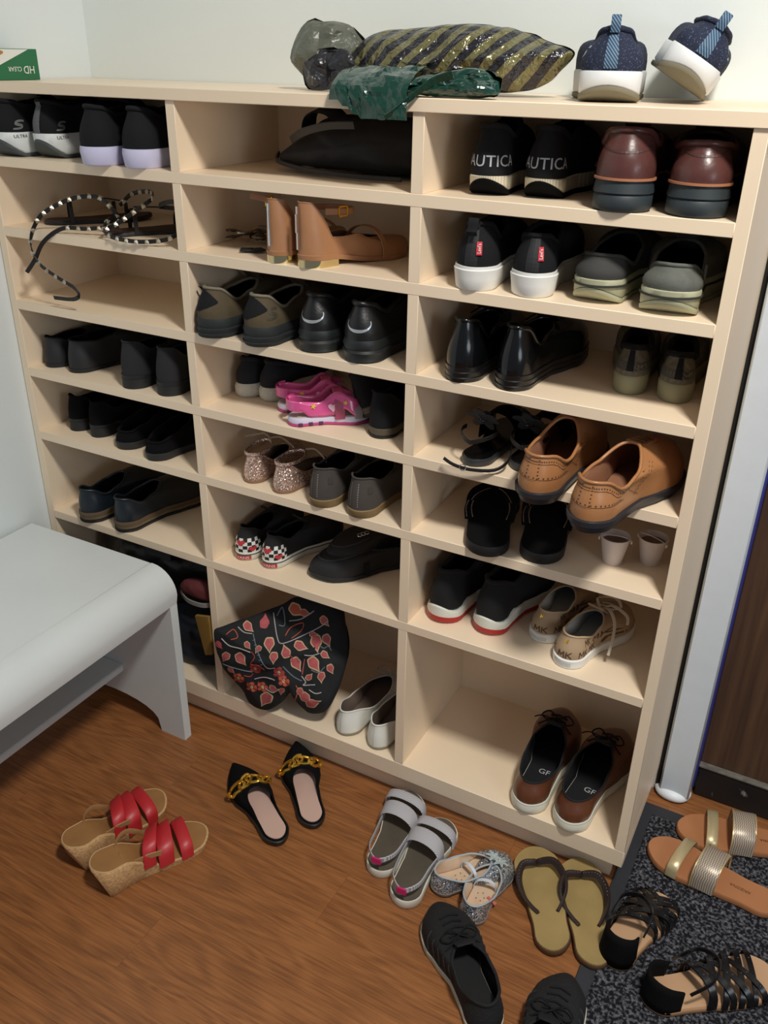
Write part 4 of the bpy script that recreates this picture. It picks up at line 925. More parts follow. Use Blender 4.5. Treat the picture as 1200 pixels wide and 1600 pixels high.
# ---- row 6
RSOLE = M('red_rubber', (178, 36, 34), .45)
for cx, cy, yw, sd, ln in ((-.410, .066, 6, -1, 'left'), (-.312, .074, 8, 1, 'right')):
    root, upr, tr, l = sneaker('%s of the two black knit trainers with white midsoles and red outsoles' % ln, 'red-soled black trainers', (cx, cy), SZ[6], yw, sd, dict(upper=M('black_knit', (15, 15, 17), .9, bump=.3, bscale=700), sole=M('flecked_white_foam', (226, 226, 214), .5, var=.06, vscale=20), outsole=RSOLE, lining=INNER), L=.245, W=.096, th=.034, hh=.110, side_h=.092, throat=.102, spring=.010, collar=.004,
        bevel=.003, sole=[(0, .001), (.4, .004), (.9, .003), (1, -.003)], r=.034)
    for c_ in root.children:
        if c_.name.startswith('outsole'):
            for v_ in c_.data.vertices: v_.co = Vector(((v_.co.x-l.cx(0))*1.075+l.cx(0), (v_.co.y-.1)*1.035+.1, .001+v_.co.z*1.7))
        if c_.name.startswith('sole'):
            for v_ in c_.data.vertices:
                if v_.co.z > .02: a = math.atan2(v_.co.x-l.cx(0), -(v_.co.y-.045)); v_.co.z += .007*cos(a*3.2)*(1 if v_.co.y < .09 else .2)
MKM = M('monogram_canvas', (172, 146, 116), .75, bump=.2, bscale=600); MKB = M('monogram_brown', (84, 60, 42), .7)
for cx, cy, yw, sd, ln in ((-.214, .100, 10, -1, 'left'), (-.146, .046, 16, 1, 'right')):
    root, upr, tr, l = sneaker('%s of the two beige monogram canvas sneakers with white soles%s' % (ln, ' and loose laces' if sd > 0 else ''), 'beige monogram sneakers', (cx, cy), SZ[6], yw, sd, dict(upper=MKM, sole=M('clean_white_rubber', (236, 236, 232), .5), lining=M('pale_grey_lining', (186, 188, 184), .8), insole=M('grey_insole', (160, 162, 158), .8), tongue=MKM, collar=M('tan_trim', (184, 160, 128), .6)), L=.212, W=.086, th=.020, hh=.062, side_h=.052, throat=.066, y1=.118, r=.031, ow=.029, collar=.002, spring=.004, toe_h=.036, sole=[(0, -.002), (.1, .001), (.9, .002), (1, -.001)])
    v = []; f = []
    for (xa, ya, xb, yb) in ((-1.0, -.5, -.92, .5), (-.92, .5, -.55, -.15), (-.55, -.15, -.18, .5), (-.18, .5, -.10, -.5), (.18, -.5, .18, .5), (.18, -.02, .85, .5), (.36, .10, .90, -.5)):
        d_ = Vector((xb-xa, yb-ya, 0)).normalized(); n_ = Vector((-d_.y, d_.x, 0))*.075
        for q_ in range(3):
            k_ = len(v)
            for t_ in (q_/3, (q_+1)/3):
                px_, py_ = xa+(xb-xa)*t_, ya+(yb-ya)*t_; v += [((px_+n_.x)*.0115, (py_+n_.y)*.0125), ((px_-n_.x)*.0115, (py_-n_.y)*.0125)]
            f.append((k_, k_+1, k_+3, k_+2))
    for k in range(-3, 4):
        for j, hh_ in enumerate((.029, .045)):
            if j == 1 and k in (-1, 0): continue
            decal_heel(tr, v, f, 'monogram', MKB, root, cy=.045, h=hh_, ang0=(k+.5*j)*.95+.1, off=.0008, r=.036)
    v, f = text_mesh('M', .010); decal_heel(tr, [(x, y) for x, y in v], f, 'emblem', GOLD, root, cy=.045, h=.052, ang0=0, off=.0010)
    sb = bvh([c for c in root.children if c.name.startswith('sole')][0])
    decal_heel(sb, *grid2(-.014, .014, -.004, .004, 8, 2), 'heel_label', M('label_grey', (205, 206, 204), .5), root, cy=.045, h=.010, ang0=0, off=.0008)
    CL = M('cream_lace', (208, 198, 180), .7)
    lace_set(root, tr, l, [.122, .136, .150], .016, CL, bow=False)
    if sd > 0:
        for P in ([(0, .118, .072), (.02, .112, .082), (.04, .10, .072), (.05, .085, .050), (.056, .065, .022)], [(0, .118, .072), (-.014, .128, .086), (.012, .145, .090), (.03, .135, .080), (.005, .120, .074)], [(0, .118, .072), (.018, .126, .084), (.045, .135, .070), (.052, .13, .055)]):
            ribbon(spline(P, 18), (.3, 1, .2), .006, .0015).build('lace', CL, root)
# ---- row 7: brown leather shoes on white soles
BRN = M('burnished_brown', (100, 58, 38), .3, var=.18, vscale=18, bump=.15, bscale=80)
WS = M('cream_white_sole', (232, 230, 214), .45)
NVL = M('navy_lining', (18, 20, 26), .8)
for cx, cy, yw, sd, ln in ((-.187, .034, 0, -1, 'left'), (-.094, .030, 6, 1, 'right')):
    root, upr, tr, l = sneaker('%s of the two brown leather lace-ups with thick white soles, bottom right compartment' % ln, 'brown lace-ups on white soles', (cx, cy), SZ[7], yw, sd, dict(upper=BRN, sole=WS, lining=NVL, insole=NVL, collar=NVL, tongue=NVL), L=.284, W=.106, th=.028, hh=.072, side_h=.070, throat=.096, y1=.180, ow=.040, collar=.002, laces=2, lace_mat=BLACK, r=.037, name='lace_up_shoe', sole=[(0, -.005), (.15, .001), (.5, .003), (.85, .002), (1, .001)], spring=.008)
    ribbon(l.ring(.0012, lambda t: l.zt(t)-.003), (0, 0, 1), .0014, .0012, True).build('sole_groove', M('groove_grey', (160, 158, 146), .6), root)
    v, f = text_mesh('GF', .020); 
    li = [c for c in root.children if c.name.startswith('insole')][0]
    mesh_obj('lettering', [(l.cx(0)+.008+x, .098+y, l.zt(.1)+.0050) for x, y in v], f, PRT, root, smooth=False)
    for sg in (-1, 1):
        tube(spline([(l.cx(.5), .185, .100), (l.cx(.5)+sg*.02-.01, .175, .112), (l.cx(.5)+sg*.034-.01, .160, .114)], 8), .0013, False, 6).build('lace_end', BLACK, root)


# ================================================================ THINGS ON TOP AND IN THE BOTTOM COMPARTMENTS
def pillow(outline, df, db, name, mat, parent, n=84, rings=16, nz=.004, fq=28., zmin=None, axis=Vector((0, 1, 0)), seed=0., p=2.2, ymin=None, creases=0.):
    """closed, stuffed shape between a front and a back skin"""
    O = spline(outline, n, True); C_ = sum(O, Vector())/len(O); V = []; F = []
    for side_, dep in ((-1, df), (1, db)):
        base = len(V)
        for k in range(rings+1):
            rho = sin(pi/2*k/rings)
            for q in O:
                P = C_+(q-C_)*rho; h = dep*max(0, 1-rho**p)**.55
                nn = NZ.noise(P*fq+Vector((seed, 0, side_*3)))*nz + NZ.noise(P*fq*2.7+Vector((0, seed, 0)))*nz*.45
                cr = creases*(abs(NZ.noise(P*fq*.8+Vector((9, seed, side_))))**.6 - .35)
                P = P+axis*(side_*(h+(nn-cr)*(1-rho**6)))+Vector((nn*.4, 0, nn*.4))*(1 if rho > .9 else .3)
                if zmin is not None: P.z = max(P.z, zmin)
                if ymin is not None: P.y = max(P.y, ymin)
                V.append(P)
        for k in range(rings):
            for i in range(n): F.append((base+k*n+i, base+k*n+(i+1) % n, base+(k+1)*n+(i+1) % n, base+(k+1)*n+i))
    bm = bmesh.new(); vs = [bm.verts.new(v) for v in V]
    for f in F:
        try: bm.faces.new([vs[i] for i in f])
        except ValueError: pass
    bmesh.ops.remove_doubles(bm, verts=bm.verts, dist=.0004); bmesh.ops.recalc_face_normals(bm, faces=bm.faces)
    me = bpy.data.meshes.new(name); bm.to_mesh(me); bm.free(); me.shade_smooth(); me.materials.append(mat); o = bpy.data.objects.new(name, me); COL.objects.link(o)
    if parent: o.parent = parent
    return o
STRIPE = mat_wave('striped_gold_plastic', (44, 42, 48), (120, 114, 74), 12.5, (0, radians(-42), 0), .24, .35, sharp=True, spec=.8)
nt = STRIPE.node_tree; b_ = nt.nodes['Principled BSDF']; tc_ = N(nt, 'ShaderNodeTexCoord'); v_ = N(nt, 'ShaderNodeTexNoise', i_Scale=38.0, i_Detail=3.0); nt.links.new(tc_.outputs['Object'], v_.inputs['Vector'])
bp_ = N(nt, 'ShaderNodeBump', i_Strength=1.0, i_Distance=.02); nt.links.new(v_.outputs['Fac'], bp_.inputs['Height']); nt.links.new(bp_.outputs[0], b_.inputs['Normal'])
bag = empty('plastic_bag', (0, 0, 0), label='crumpled plastic bag with gold and black diagonal stripes on the rack top', cat='bag')
body = [(-.70, .14, 1.430), (-.665, .15, 1.462), (-.635, .16, 1.483), (-.590, .17, 1.492), (-.52, .17, 1.496), (-.433, .17, 1.495), (-.36, .17, 1.485), (-.318, .16, 1.472), (-.290, .15, 1.459), (-.309, .15, 1.436), (-.330, .15, 1.418), (-.375, .14, 1.407), (-.45, .14, 1.403), (-.52, .14, 1.402), (-.60, .13, 1.402), (-.66, .13, 1.404)]
pillow(body, .060, .075, 'bag_body', STRIPE, bag, zmin=1.4000, nz=.011, fq=17, creases=.026, n=120, rings=26, p=1.7)
pillow([(-.765, .12, 1.472), (-.742, .13, 1.503), (-.69, .14, 1.500), (-.656, .15, 1.490), (-.640, .15, 1.455), (-.66, .13, 1.425), (-.705, .11, 1.403), (-.738, .11, 1.416), (-.762, .11, 1.440)], .030, .030, 'bag_mouth', M('grey_green_plastic', (92, 94, 82), .35, bump=.8, bscale=30, dist=.01), bag, zmin=1.400, nz=.020, fq=19, creases=.030, seed=4, n=30, rings=7, p=1.4).data.shade_flat()
pillow([(-.735, .10, 1.440), (-.70, .10, 1.462), (-.655, .10, 1.458), (-.640, .10, 1.43), (-.67, .09, 1.404), (-.72, .09, 1.402)], .014, .02, 'bag_mouth_fold', M('dark_plastic', (40, 40, 44), .3, bump=.7, bscale=40, dist=.01), bag, zmin=1.400, nz=.014, fq=30, creases=.02, seed=8, n=24, rings=6, p=1.3).data.shade_flat()
GRN = M('green_plastic', (14, 56, 44), .2, bump=.7, bscale=35, dist=.008, coat=.6)
gb = empty('green_bag', (0, 0, 0), label='crumpled dark green plastic bag hanging over the rack front edge', cat='bag')
V = []; F = []; nu, nv = 16, 15
path = spline([(0, .095, 1.432), (0, .05, 1.437), (0, .018, 1.430), (0, -.008, 1.412), (0, -.016, 1.392), (0, -.018, 1.368)], nv)
for i in range(nu+1):
    t = i/nu; x = -.612+.125*t; cut = .80+.20*min(1, t*2.4)
    for j in range(nv+1):
        a = path[int(min(nv, j*cut))]; P = Vector((x+(j/nv)*.010*(t-.3), a.y, a.z))
        n_ = NZ.noise(P*34)*.011+abs(NZ.noise(P*60))*.006; P += Vector((n_*.5, -abs(n_)-.001, n_*.6 if j < nv*.6 else n_*.15))
        if P.y > -.006 and P.z < 1.402: P.z = 1.402
        V.append(P)
for i in range(nu):
    for j in range(nv): a = i*(nv+1)+j; F.append((a, a+1, a+nv+2, a+nv+1))
o = mesh_obj('hanging_flap', V, F, GRN, gb, smooth=False); md = o.modifiers.new('thick', 'SOLIDIFY'); md.thickness = .0012
pillow([(-.53, .02, 1.408), (-.48, .02, 1.425), (-.42, .03, 1.438), (-.372, .03, 1.434), (-.352, .02, 1.420), (-.360, .02, 1.402), (-.42, .02, 1.401), (-.49, .01, 1.401)], .020, .03, 'bag_bunch', GRN, gb, zmin=1.4000, nz=.012, fq=34, creases=.02, n=40, rings=9, p=1.5).data.shade_flat()
ribbon(spline([(-.535, -.018, 1.374), (-.515, -.026, 1.371), (-.492, -.022, 1.385), (-.470, -.012, 1.404), (-.450, .0, 1.420), (-.42, .005, 1.430)], 20), (.3, -.3, 1), lambda t: .006+.007*t, .002).build('handle', GRN, gb)
# box
gm = M('box_green', (28, 104, 66), .4); 
bx = empty('cardboard_box', (0, 0, 0), label='small green and white cardboard box at the left end of the rack top', cat='box')
MB().box(-1.428, -1.366, .010, .110, 1.3995, 1.4535, .001).build('carton', gm, bx)
mesh_obj('white_corner', [(-1.3653, .012, 1.4525), (-1.3653, .088, 1.4525), (-1.3653, .012, 1.424)], [(0, 1, 2)], M('box_white', (222, 222, 214), .5), bx, smooth=False)
mesh_obj('print', [(-1.3651, .022+.006*cos(a), 1.447+.004*sin(a)*(1+.3*cos(3*a))) for a in [2*pi*i/14 for i in range(14)]], [tuple(range(14))], M('box_orange', (176, 120, 60), .5), bx, smooth=False)
v, f = text_mesh('HD', .019); mesh_obj('lettering', [(-1.3650, .084-x, 1.418-y) for x, y in v], f, M('box_white', (222, 222, 214), .5), bx, smooth=False)
v, f = text_mesh('CLEAR', .011); mesh_obj('lettering', [(-1.3650, .050-x, 1.419-y) for x, y in v], f, M('box_white', (222, 222, 214), .5), bx, smooth=False)
# navy speckled sneakers
NVK = M('navy_speckled_knit', (28, 38, 66), .85, bump=.4, bscale=600)
nt = NVK.node_tree; b_ = nt.nodes['Principled BSDF']; tc_ = N(nt, 'ShaderNodeTexCoord'); v_ = N(nt, 'ShaderNodeTexNoise', i_Scale=520.0, i_Detail=1.0); nt.links.new(tc_.outputs['Object'], v_.inputs['Vector'])
cr_ = N(nt, 'ShaderNodeValToRGB'); e_ = cr_.color_ramp.elements; e_[0].position = .62; e_[1].position = .70; e_[0].color = lin((22, 30, 54)); e_[1].color = lin((84, 98, 128)); nt.links.new(v_.outputs['Fac'], cr_.inputs[0]); nt.links.new(cr_.outputs[0], b_.inputs['Base Color'])
BTAB = mat_wave('blue_woven_tape', (34, 52, 78), (98, 130, 156), 95, (0, radians(40), 0), .7, sharp=True)
GSL = M('greyed_white_foam', (222, 224, 226), .5, var=.03, vscale=30)
for (loc, yw, sd, rl, pit, ln) in (((-.206, .052, 1.400), -15, -1, 0, 0, 'left upright'), ((-.116, .088, 1.424), -14, 1, 30, 0, 'right tipped-over')):
    mats = dict(upper=NVK, sole=GSL, outsole=M('worn_khaki_sole', (126, 120, 100), .7), lining=INNER)
    root, upr, tr, l = sneaker('%s one of the two navy speckled sneakers on the rack top' % ln, 'navy speckled sneakers', (0, 0), 0, yw, sd, mats, L=.24 if sd < 0 else .225, W=.108 if sd < 0 else .100, th=.040, bevel=.014, hh=.090 if sd < 0 else .082, side_h=.074, throat=.080 if sd < 0 else .072, loc=loc, roll=rl, r=.04, tongue=False, ow=.029, bulge=.008, hw=[(0, .74), (.1, .80), (.25, .74), (.42, .72), (.58, .86), (.72, 1.0), (.86, .93), (1, .70)], collar=.004, y0=.020)
    hug_ribbon(tr, 'heel_strip', BTAB, root, 0, .042, .084, .013, off=.0012, cy=.055, r=.040)
    P = spline([(l.cx(0), .014, .086), (l.cx(0), .012, .098), (l.cx(0), .018, .106), (l.cx(0), .026, .104), (l.cx(0), .026, .090)], 12)
    if sd > 0: P = [p-Vector((0, 0, .008)) for p in P]
    ribbon(P, (1, 0, 0), .013, .002).build('pull_tab', BTAB, root, 50)
    v, f = s_logo(.016); decal_heel(tr, v, f, 'logo', M('logo_blue_grey', (126, 140, 160), .4), root, cy=.055, h=.062, ang0=-1.0 if sd < 0 else 1.0, r=.04)
# black cloth bag, row 1 middle column
cb = empty('cloth_bag', (0, 0, 0), label='black crumpled fabric bag behind the hanging green bag', cat='bag')
pillow([(-.823, .16, 1.290), (-.800, .17, 1.310), (-.763, .18, 1.332), (-.740, .18, 1.352), (-.700, .18, 1.360), (-.63, .18, 1.362), (-.55, .18, 1.358), (-.50, .17, 1.34), (-.488, .17, 1.31), (-.50, .17, 1.278), (-.60, .17, 1.268), (-.70, .17, 1.270), (-.76, .16, 1.272), (-.81, .16, 1.277)], .085, .09, 'bag_body', M('black_cloth', (24, 24, 27), .8, bump=.5, bscale=60, dist=.003), cb, zmin=1.2665, nz=.008, fq=18, creases=.010)
ribbon(spline([(-.775, .115, 1.318), (-.73, .085, 1.335), (-.68, .080, 1.347), (-.63, .085, 1.350)], 14), (.2, -.5, 1), .014, .002).build('strap', M('dark_taupe_strap', (62, 58, 54), .6), cb)
ribbon(spline([(-.775, .17, 1.315), (-.765, .16, 1.352), (-.74, .15, 1.368), (-.71, .15, 1.366), (-.69, .15, 1.35)], 14), (0, 1, .2), .05, .003).build('handle', M('black_cloth', (24, 24, 27), .8), cb)
ribbon(spline([(-.826, .15, 1.292), (-.81, .12, 1.283), (-.76, .10, 1.277), (-.70, .085, 1.274), (-.62, .080, 1.272), (-.54, .085, 1.272)], 18), (0, 0, 1), .008, .004).build('piping', M('worn_edge', (48, 46, 44), .7), cb)
# bottom left compartment
NV2 = M('black_plastic_bag', (20, 22, 27), .35, bump=.6, bscale=18, dist=.01)
b1 = empty('plastic_bag', (0, 0, 0), label='large black plastic bag filling the bottom left compartment', cat='bag')
pillow([(-1.405, .15, .30), (-1.39, .15, .40), (-1.30, .15, .425), (-1.15, .15, .428), (-1.02, .15, .42), (-.98, .15, .36), (-.985, .15, .30), (-1.0, .15, .24), (-1.1, .15, .20), (-1.3, .15, .20)], .10, .12, 'bag_body', NV2, b1, nz=.014, fq=12, creases=.012)
MB().box(-1.18, -1.10, .043, .045, .40, .418, .0005).xf(Matrix.Identity(4)).build('label_patch', M('grey_patch', (66, 68, 72), .6), b1)
b2 = empty('cloth_bag', (0, 0, 0), label='dark navy cloth bag slumped at the bottom beside the bench leg', cat='bag')
pillow([(-1.395, .12, .108), (-1.40, .12, .17), (-1.30, .12, .22), (-1.15, .12, .27), (-1.03, .12, .29), (-.975, .12, .24), (-.968, .12, .16), (-.97, .11, .108), (-1.1, .10, .107), (-1.25, .10, .107)], .085, .10, 'bag_body', M('navy_cloth', (22, 28, 40), .75, bump=.5, bscale=50, dist=.004), b2, zmin=.1065, nz=.010, fq=14, creases=.008, seed=3)
yl = empty('pouch', (0, 0, 0), label='mustard yellow flat pouch leaning against the left divider', cat='pouch')
MB().add([(x, y+d, z) for d in (-.004, .004) for x, y, z in ((-1.008, .010, .300), (-.960, .0, .318), (-.958, .0, .214), (-.984, .006, .200))], [(0, 1, 2, 3), (4, 5, 6, 7), (0, 1, 5, 4), (1, 2, 6, 5), (2, 3, 7, 6), (3, 0, 4, 7)]).build('pouch_body', M('mustard_cloth', (150, 116, 52), .7, bump=.3, bscale=80), yl)
rd = empty('cap', (0, 0, 0), label='dull red cloth cap with a white rim above the mustard pouch', cat='hat')
pillow([(-1.06, .030, .345), (-1.05, .030, .372), (-1.01, .030, .385), (-.972, .030, .378), (-.964, .030, .345), (-1.0, .030, .338)], .022, .02, 'crown', M('dull_red_cloth', (92, 36, 38), .8), rd, nz=.003, fq=30, n=60, rings=8)
ribbon(spline([(-1.06, .024, .340), (-1.03, .010, .334), (-.99, .008, .334), (-.966, .014, .338)], 14), (0, 0, 1), .012, .003).build('rim', M('cap_white', (130, 126, 120), .8), rd)
# embroidered bag
eb = empty('embroidered_bag', (0, 0, 0), label='slumped black cloth bag embroidered with pink paisleys and cream vines', cat='bag')
EO = [(-0.922, -0.03, 0.311), (-0.902, -0.02, 0.324), (-0.85, 0.03, 0.343), (-0.815, 0.08, 0.352), (-0.79, 0.12, 0.36), (-0.7, 0.14, 0.355), (-0.671, 0.12, 0.325), (-0.65, 0.1, 0.284), (-0.642, 0.07, 0.245), (-0.649, 0.04, 0.192), (-0.663, 0.02, 0.155), (-0.702, 0.015, 0.137), (-0.734, 0.02, 0.148), (-0.751, 0.02, 0.178), (-0.777, 0.01, 0.139), (-0.816, 0.0, 0.108), (-0.861, 0.0, 0.112), (-0.877, -0.005, 0.151), (-0.912, -0.02, 0.202), (-0.92, -0.03, 0.268)]
pillow([Vector(p) for p in EO], .045, .05, 'bag_body', M('black_embroidery_cloth', (20, 23, 26), .85, bump=.4, bscale=500), eb, n=110, rings=20, nz=.009, fq=15, zmin=.1066, creases=.016, axis=Vector((-.42, .86, -.28)))
tr = bvh([c for c in eb.children][0])
DIR = Vector((-.52, .72, -.46)).normalized(); EX = Vector((.81, .585, 0)).normalized(); EY = EX.cross(DIR).normalized()
OR = Vector((-.7995, .03, .247))
K = .00128
def P2(zx, zy): return ((zx/3.871+330-437)*K, (1025-(zy/3.871+900))*K)
PK = M('pink_thread', (178, 84, 88), .8, bump=.5, bscale=900, var=.15, vscale=80); CRM = M('cream_thread', (196, 168, 132), .8); RDT = M('brick_thread', (158, 62, 58), .8); BLT = M('grey_blue_thread', (108, 122, 130), .8); WHT = M('silver_thread', (176, 170, 170), .8); ORG = M('rust_thread', (184, 90, 62), .8)
def paisley(s_, rot, n=26):
    out = []
    for i in range(n):
        a = 2*pi*i/n; r_ = s_*(1+.06*cos(5*a)); x, y = r_*cos(a)*.9, r_*sin(a); w_ = max(0, -sin(a-.25))**4
        x = x*(1-w_)+.75*s_*w_; y = y*(1-w_)-1.75*s_*w_
        out.append((x*cos(rot)-y*sin(rot), x*sin(rot)+y*cos(rot)))
    return out
def cast(x, y, off):
    o_ = OR+EX*x+EY*y-DIR*.3; h = tr.ray_cast(o_, DIR, .6); return h[0]-DIR*off if h[0] else None
def motif(zx, zy, s_, rot, m1_, m2_):
    cx_, cy_ = P2(zx, zy); out = paisley(s_*1.22, rot)
    for sc_, mt_, off, nm in ((1.0, m2_, .0008, 'embroidered_outline'), (.78, m1_, .0016, 'embroidered_motif')):
        pts_ = [(0, 0)]; rings_ = 3
        V = []; F = []; ok = True
        allp = [(cx_, cy_)]+[(cx_+x*sc_*r_/3, cy_+y*sc_*r_/3) for r_ in (1, 2, 3) for x, y in out]
        for x, y in allp:
            p = cast(x, y, off)
            if p is None: ok = False; break
            V.append(p)
        if not ok: continue
        n = len(out); F = [(0, 1+i, 1+(i+1) % n) for i in range(n)]
        for r_ in range(2): F += [(1+r_*n+i, 1+r_*n+(i+1) % n, 1+(r_+1)*n+(i+1) % n, 1+(r_+1)*n+i) for i in range(n)]
        mesh_obj(nm, V, F, mt_, eb)
for (zx, zy, s_, rot) in ((30, 372, .0085, .3), (78, 455, .0085, -.9), (172, 465, .0105, .2), (345, 240, .012, 2.6), (372, 365, .0105, -.4), (398, 455, .0085, -.5), (480, 445, .0095, 3.0), (568, 398, .0095, .8), (682, 372, .0115, -.3), (540, 510, .0105, .1), (655, 512, .0115, .2), (335, 765, .0125, -.9), (590, 740, .0100, .3), (632, 790, .0105, 1.5), (552, 165, .012, .6), (232, 250, .0085, .4), (750, 360, .009, 0), (765, 550, .0075, 0), (730, 460, .007, .5), (705, 600, .008, -.4), (660, 330, .006, 1.2), (740, 240, .008, .3), (610, 190, .0075, 1.0), (300, 400, .006, -1.0), (100, 560, .006, .4), (560, 700, .007, -.2), (380, 690, .007, .9), (440, 700, .006, -.6), (225, 370, .006, .2), (620, 610, .006, 2.0)):
    motif(zx, zy, s_, rot, PK if rot != .6 else ORG, CRM)
for (zx, zy) in ((150, 622), (268, 548), (425, 575), (235, 690), (310, 690), (455, 630)):
    for k in range(5): motif(zx+26*cos(k*1.256), zy+26*sin(k*1.256), .0042, k*1.0, RDT if zy < 600 else ORG, RDT)
    motif(zx, zy, .0035, 0, CRM, CRM)
def vine(pts_, mt_, wd_=.0012, twigs=0):
    P = []
    for q in spline([(*P2(x, y), 0) for x, y in pts_], 34):
        c = cast(q.x, q.y, .0010)
        if c is not None: P.append(c)
    if len(P) > 4: tube(P, wd_, False, 5).build('embroidered_vine', mt_, eb)
for pts_, mt_ in (([(55, 330), (105, 378), (180, 398), (245, 425)], WHT), ([(268, 300), (295, 430), (345, 535), (400, 540)], BLT), ([(408, 180), (425, 330), (455, 378), (560, 350), (700, 290), (770, 245)], WHT), ([(48, 520), (130, 545), (245, 575)], BLT), ([(455, 535), (520, 600), (575, 632)], BLT),
        ([(260, 630), (330, 615), (395, 630)], WHT), ([(170, 255), (210, 290), (262, 300)], WHT), ([(510, 240), (590, 230), (680, 180)], WHT), ([(250, 420), (270, 460), (240, 510), (290, 520), (330, 555)], RDT), ([(395, 570), (440, 585), (450, 620), (480, 645)], RDT), ([(600, 460), (650, 465), (700, 452)], WHT),
        ([(90, 300), (140, 270), (165, 320), (120, 335)], ORG), ([(480, 330), (520, 280), (600, 255), (590, 300), (520, 350)], ORG), ([(430, 200), (470, 150), (480, 260), (440, 260)], BLT), ([(575, 600), (600, 640), (585, 660), (660, 655)], WHT), ([(600, 490), (590, 540), (580, 590)], PK), ([(520, 790), (545, 700), (535, 660)], ORG), ([(190, 600), (230, 610), (250, 590)], RDT), ([(620, 690), (660, 715), (700, 712)], WHT), ([(700, 400), (730, 420), (760, 410), (780, 440)], BLT), ([(500, 460), (520, 480), (505, 510)], RDT), ([(640, 560), (690, 575), (730, 540)], BLT), ([(330, 700), (380, 720), (420, 690)], WHT)):
    vine(pts_, mt_)
for k in range(6): vine([(282+9*k, 340+34*k), (262+9*k, 345+34*k)], BLT, .0007)

# ================================================================ SHOES ON THE FLOOR
CORK = M('cork', (196, 156, 108), .8, var=.28, vscale=220, bump=.4, bscale=300); TANF = M('tan_footbed', (156, 112, 66), .6, var=.1, vscale=25); REDL = M('red_leather', (186, 42, 48), .42, bump=.12, bscale=200); TAN2 = M('tan_strap', (164, 122, 78), .6)
for (x, y, yw, sd, ln) in ((-.953, -.490, 9, -1, 'left'), (-.868, -.505, 22, 1, 'right')):
    l = Last(.245, .090, sd, heel=.054, thick=.016, spring=.006, toe=.17, curve=.006, hw=[(0, .74), (.1, .78), (.25, .72), (.42, .74), (.58, .88), (.72, 1.0), (.86, .98), (1, .84)])
    root = empty('wedge_sandal', (x, y, 0), (0, 0, -radians(yw)), label='%s red-strapped wedge sandal with a cork sole near the bench' % ln, cat='sandal', group='red wedge sandals')
    zb = lambda t: max(0, (t-.78)/.22)**2*.006
    rs = []
    for f_ in (0, .03, .5, .97, 1):
        rs.append(l.ring(-.002-.004*(1-f_) if f_ in (0, 1) else -.004*(1-f_), lambda t, f_=f_: zb(t)+(l.zt(t)-zb(t))*f_, t0=.085*(1-f_)))
    loft(rs).build('wedge', CORK, root, 50)
    loft([l.ring(-.0035), l.ring(-.004, lambda t: l.zt(t)+.0015)]).build('footbed', TANF, root, 50)
    tube([p+Vector((0, 0, .001)) for p in l.ring(-.003)], .0012, True, 6).build('edge_stitching', M('pale_cork_edge', (206, 172, 126), .7), root)
    ribbon(strap_pts(l, .198, .180, .036, pw=.5, out=.0), (0, 1, .15), .026, .0022).build('strap', REDL, root, 50)
    ribbon(strap_pts(l, .168, .138, .048, pw=.5, out=.001), (0, 1, .2), .032, .0022).build('strap', REDL, root, 50)
    ribbon(strap_pts(l, .150, .106, .056, pw=.52, out=.002), (0, 1, .25), .026, .0022).build('strap', REDL, root, 50)
    zt = l.zt(.4)
    P = spline([(l.cx(.5)-.034, .125, zt+.010), (l.cx(.4)-.040, .095, zt+.030), (l.cx(.3)-.032, .070, zt+.026), (l.cx(.3)-.006, .060, zt+.012), (l.cx(.3)+.020, .075, zt+.008), (l.cx(.4)+.034, .105, zt+.018), (l.cx(.5)+.036, .13, zt+.012)], 26)
    ribbon(P, (0, 0, 1), .013, .0022).build('back_strap', TAN2, root, 50)
    if sd > 0:
        for xx in (-.020, .002): MB().box(xx-.007, xx+.007, .060, .063, zt+.002, zt+.028, .001).build('strap_loop', TAN2, root)
# black mules with gold chain
for (x, y, yw, sd, ln) in ((-.618, -.232, -59, -1, 'front'), (-.580, -.161, -44, 1, 'rear')):
    l = Last(.255, .092, sd, heel=.004, thick=.012, spring=.004, toe=.40, toep=1.7, curve=.008, hw=[(0, .60), (.1, .64), (.25, .62), (.42, .68), (.58, .92), (.72, 1.0), (.86, .93), (1, .70)])
    op = dict(y0=.004, y1=.140, w=[(0, .026), (.4, .024), (.75, .026), (1, .024)], z=[(0, .018), (.45, .020), (.7, .036), (1, .046)], cap=.2, capp=.4, hcap=.28)
    root, upr, E = shoe('mule', '%s black pointed mule with a chunky gold chain, in front of the rack' % ln, 'shoe', 'black gold-chain mules', (x, y, 0), yw, l, op, dict(upper=SUEDE, sole=M('black_mule_sole', (20, 20, 22), .4), lining=SUEDE, insole=M('nude_insole', (206, 172, 158), .5)), toe_h=.026, collar=.0012, bulge=.001)
    tr = bvh(upr)
    loft([l.ring(-.006, t1=.62), l.ring(-.0065, lambda t: l.zt(t)+.004, t1=.62)]).build('insole_pad', M('nude_insole', (206, 172, 158), .5), root, 50)
    for k in range(4):
        a = -.033+.022*k; P = []
        for i in range(22):
            b = 2*pi*i/22; lx, ly = .0190*cos(b), .0105*sin(b); ca, sa = cos(.75 if k % 2 else -.25), sin(.75 if k % 2 else -.25)
            px_, py_ = a+lx*ca-ly*sa, .160+lx*sa+ly*ca; h = tr.ray_cast(Vector((l.cx(.65)+px_, py_, .2)), Vector((0, 0, -1)), .3); z = h[0].z if h[0] else .02
            P.append(Vector((l.cx(.65)+px_, py_, max(z, .016)+.0035+.0025*sin(b*2+k))))
        tube(P, .0038, True, 8).build('chain_link', GOLD, root)
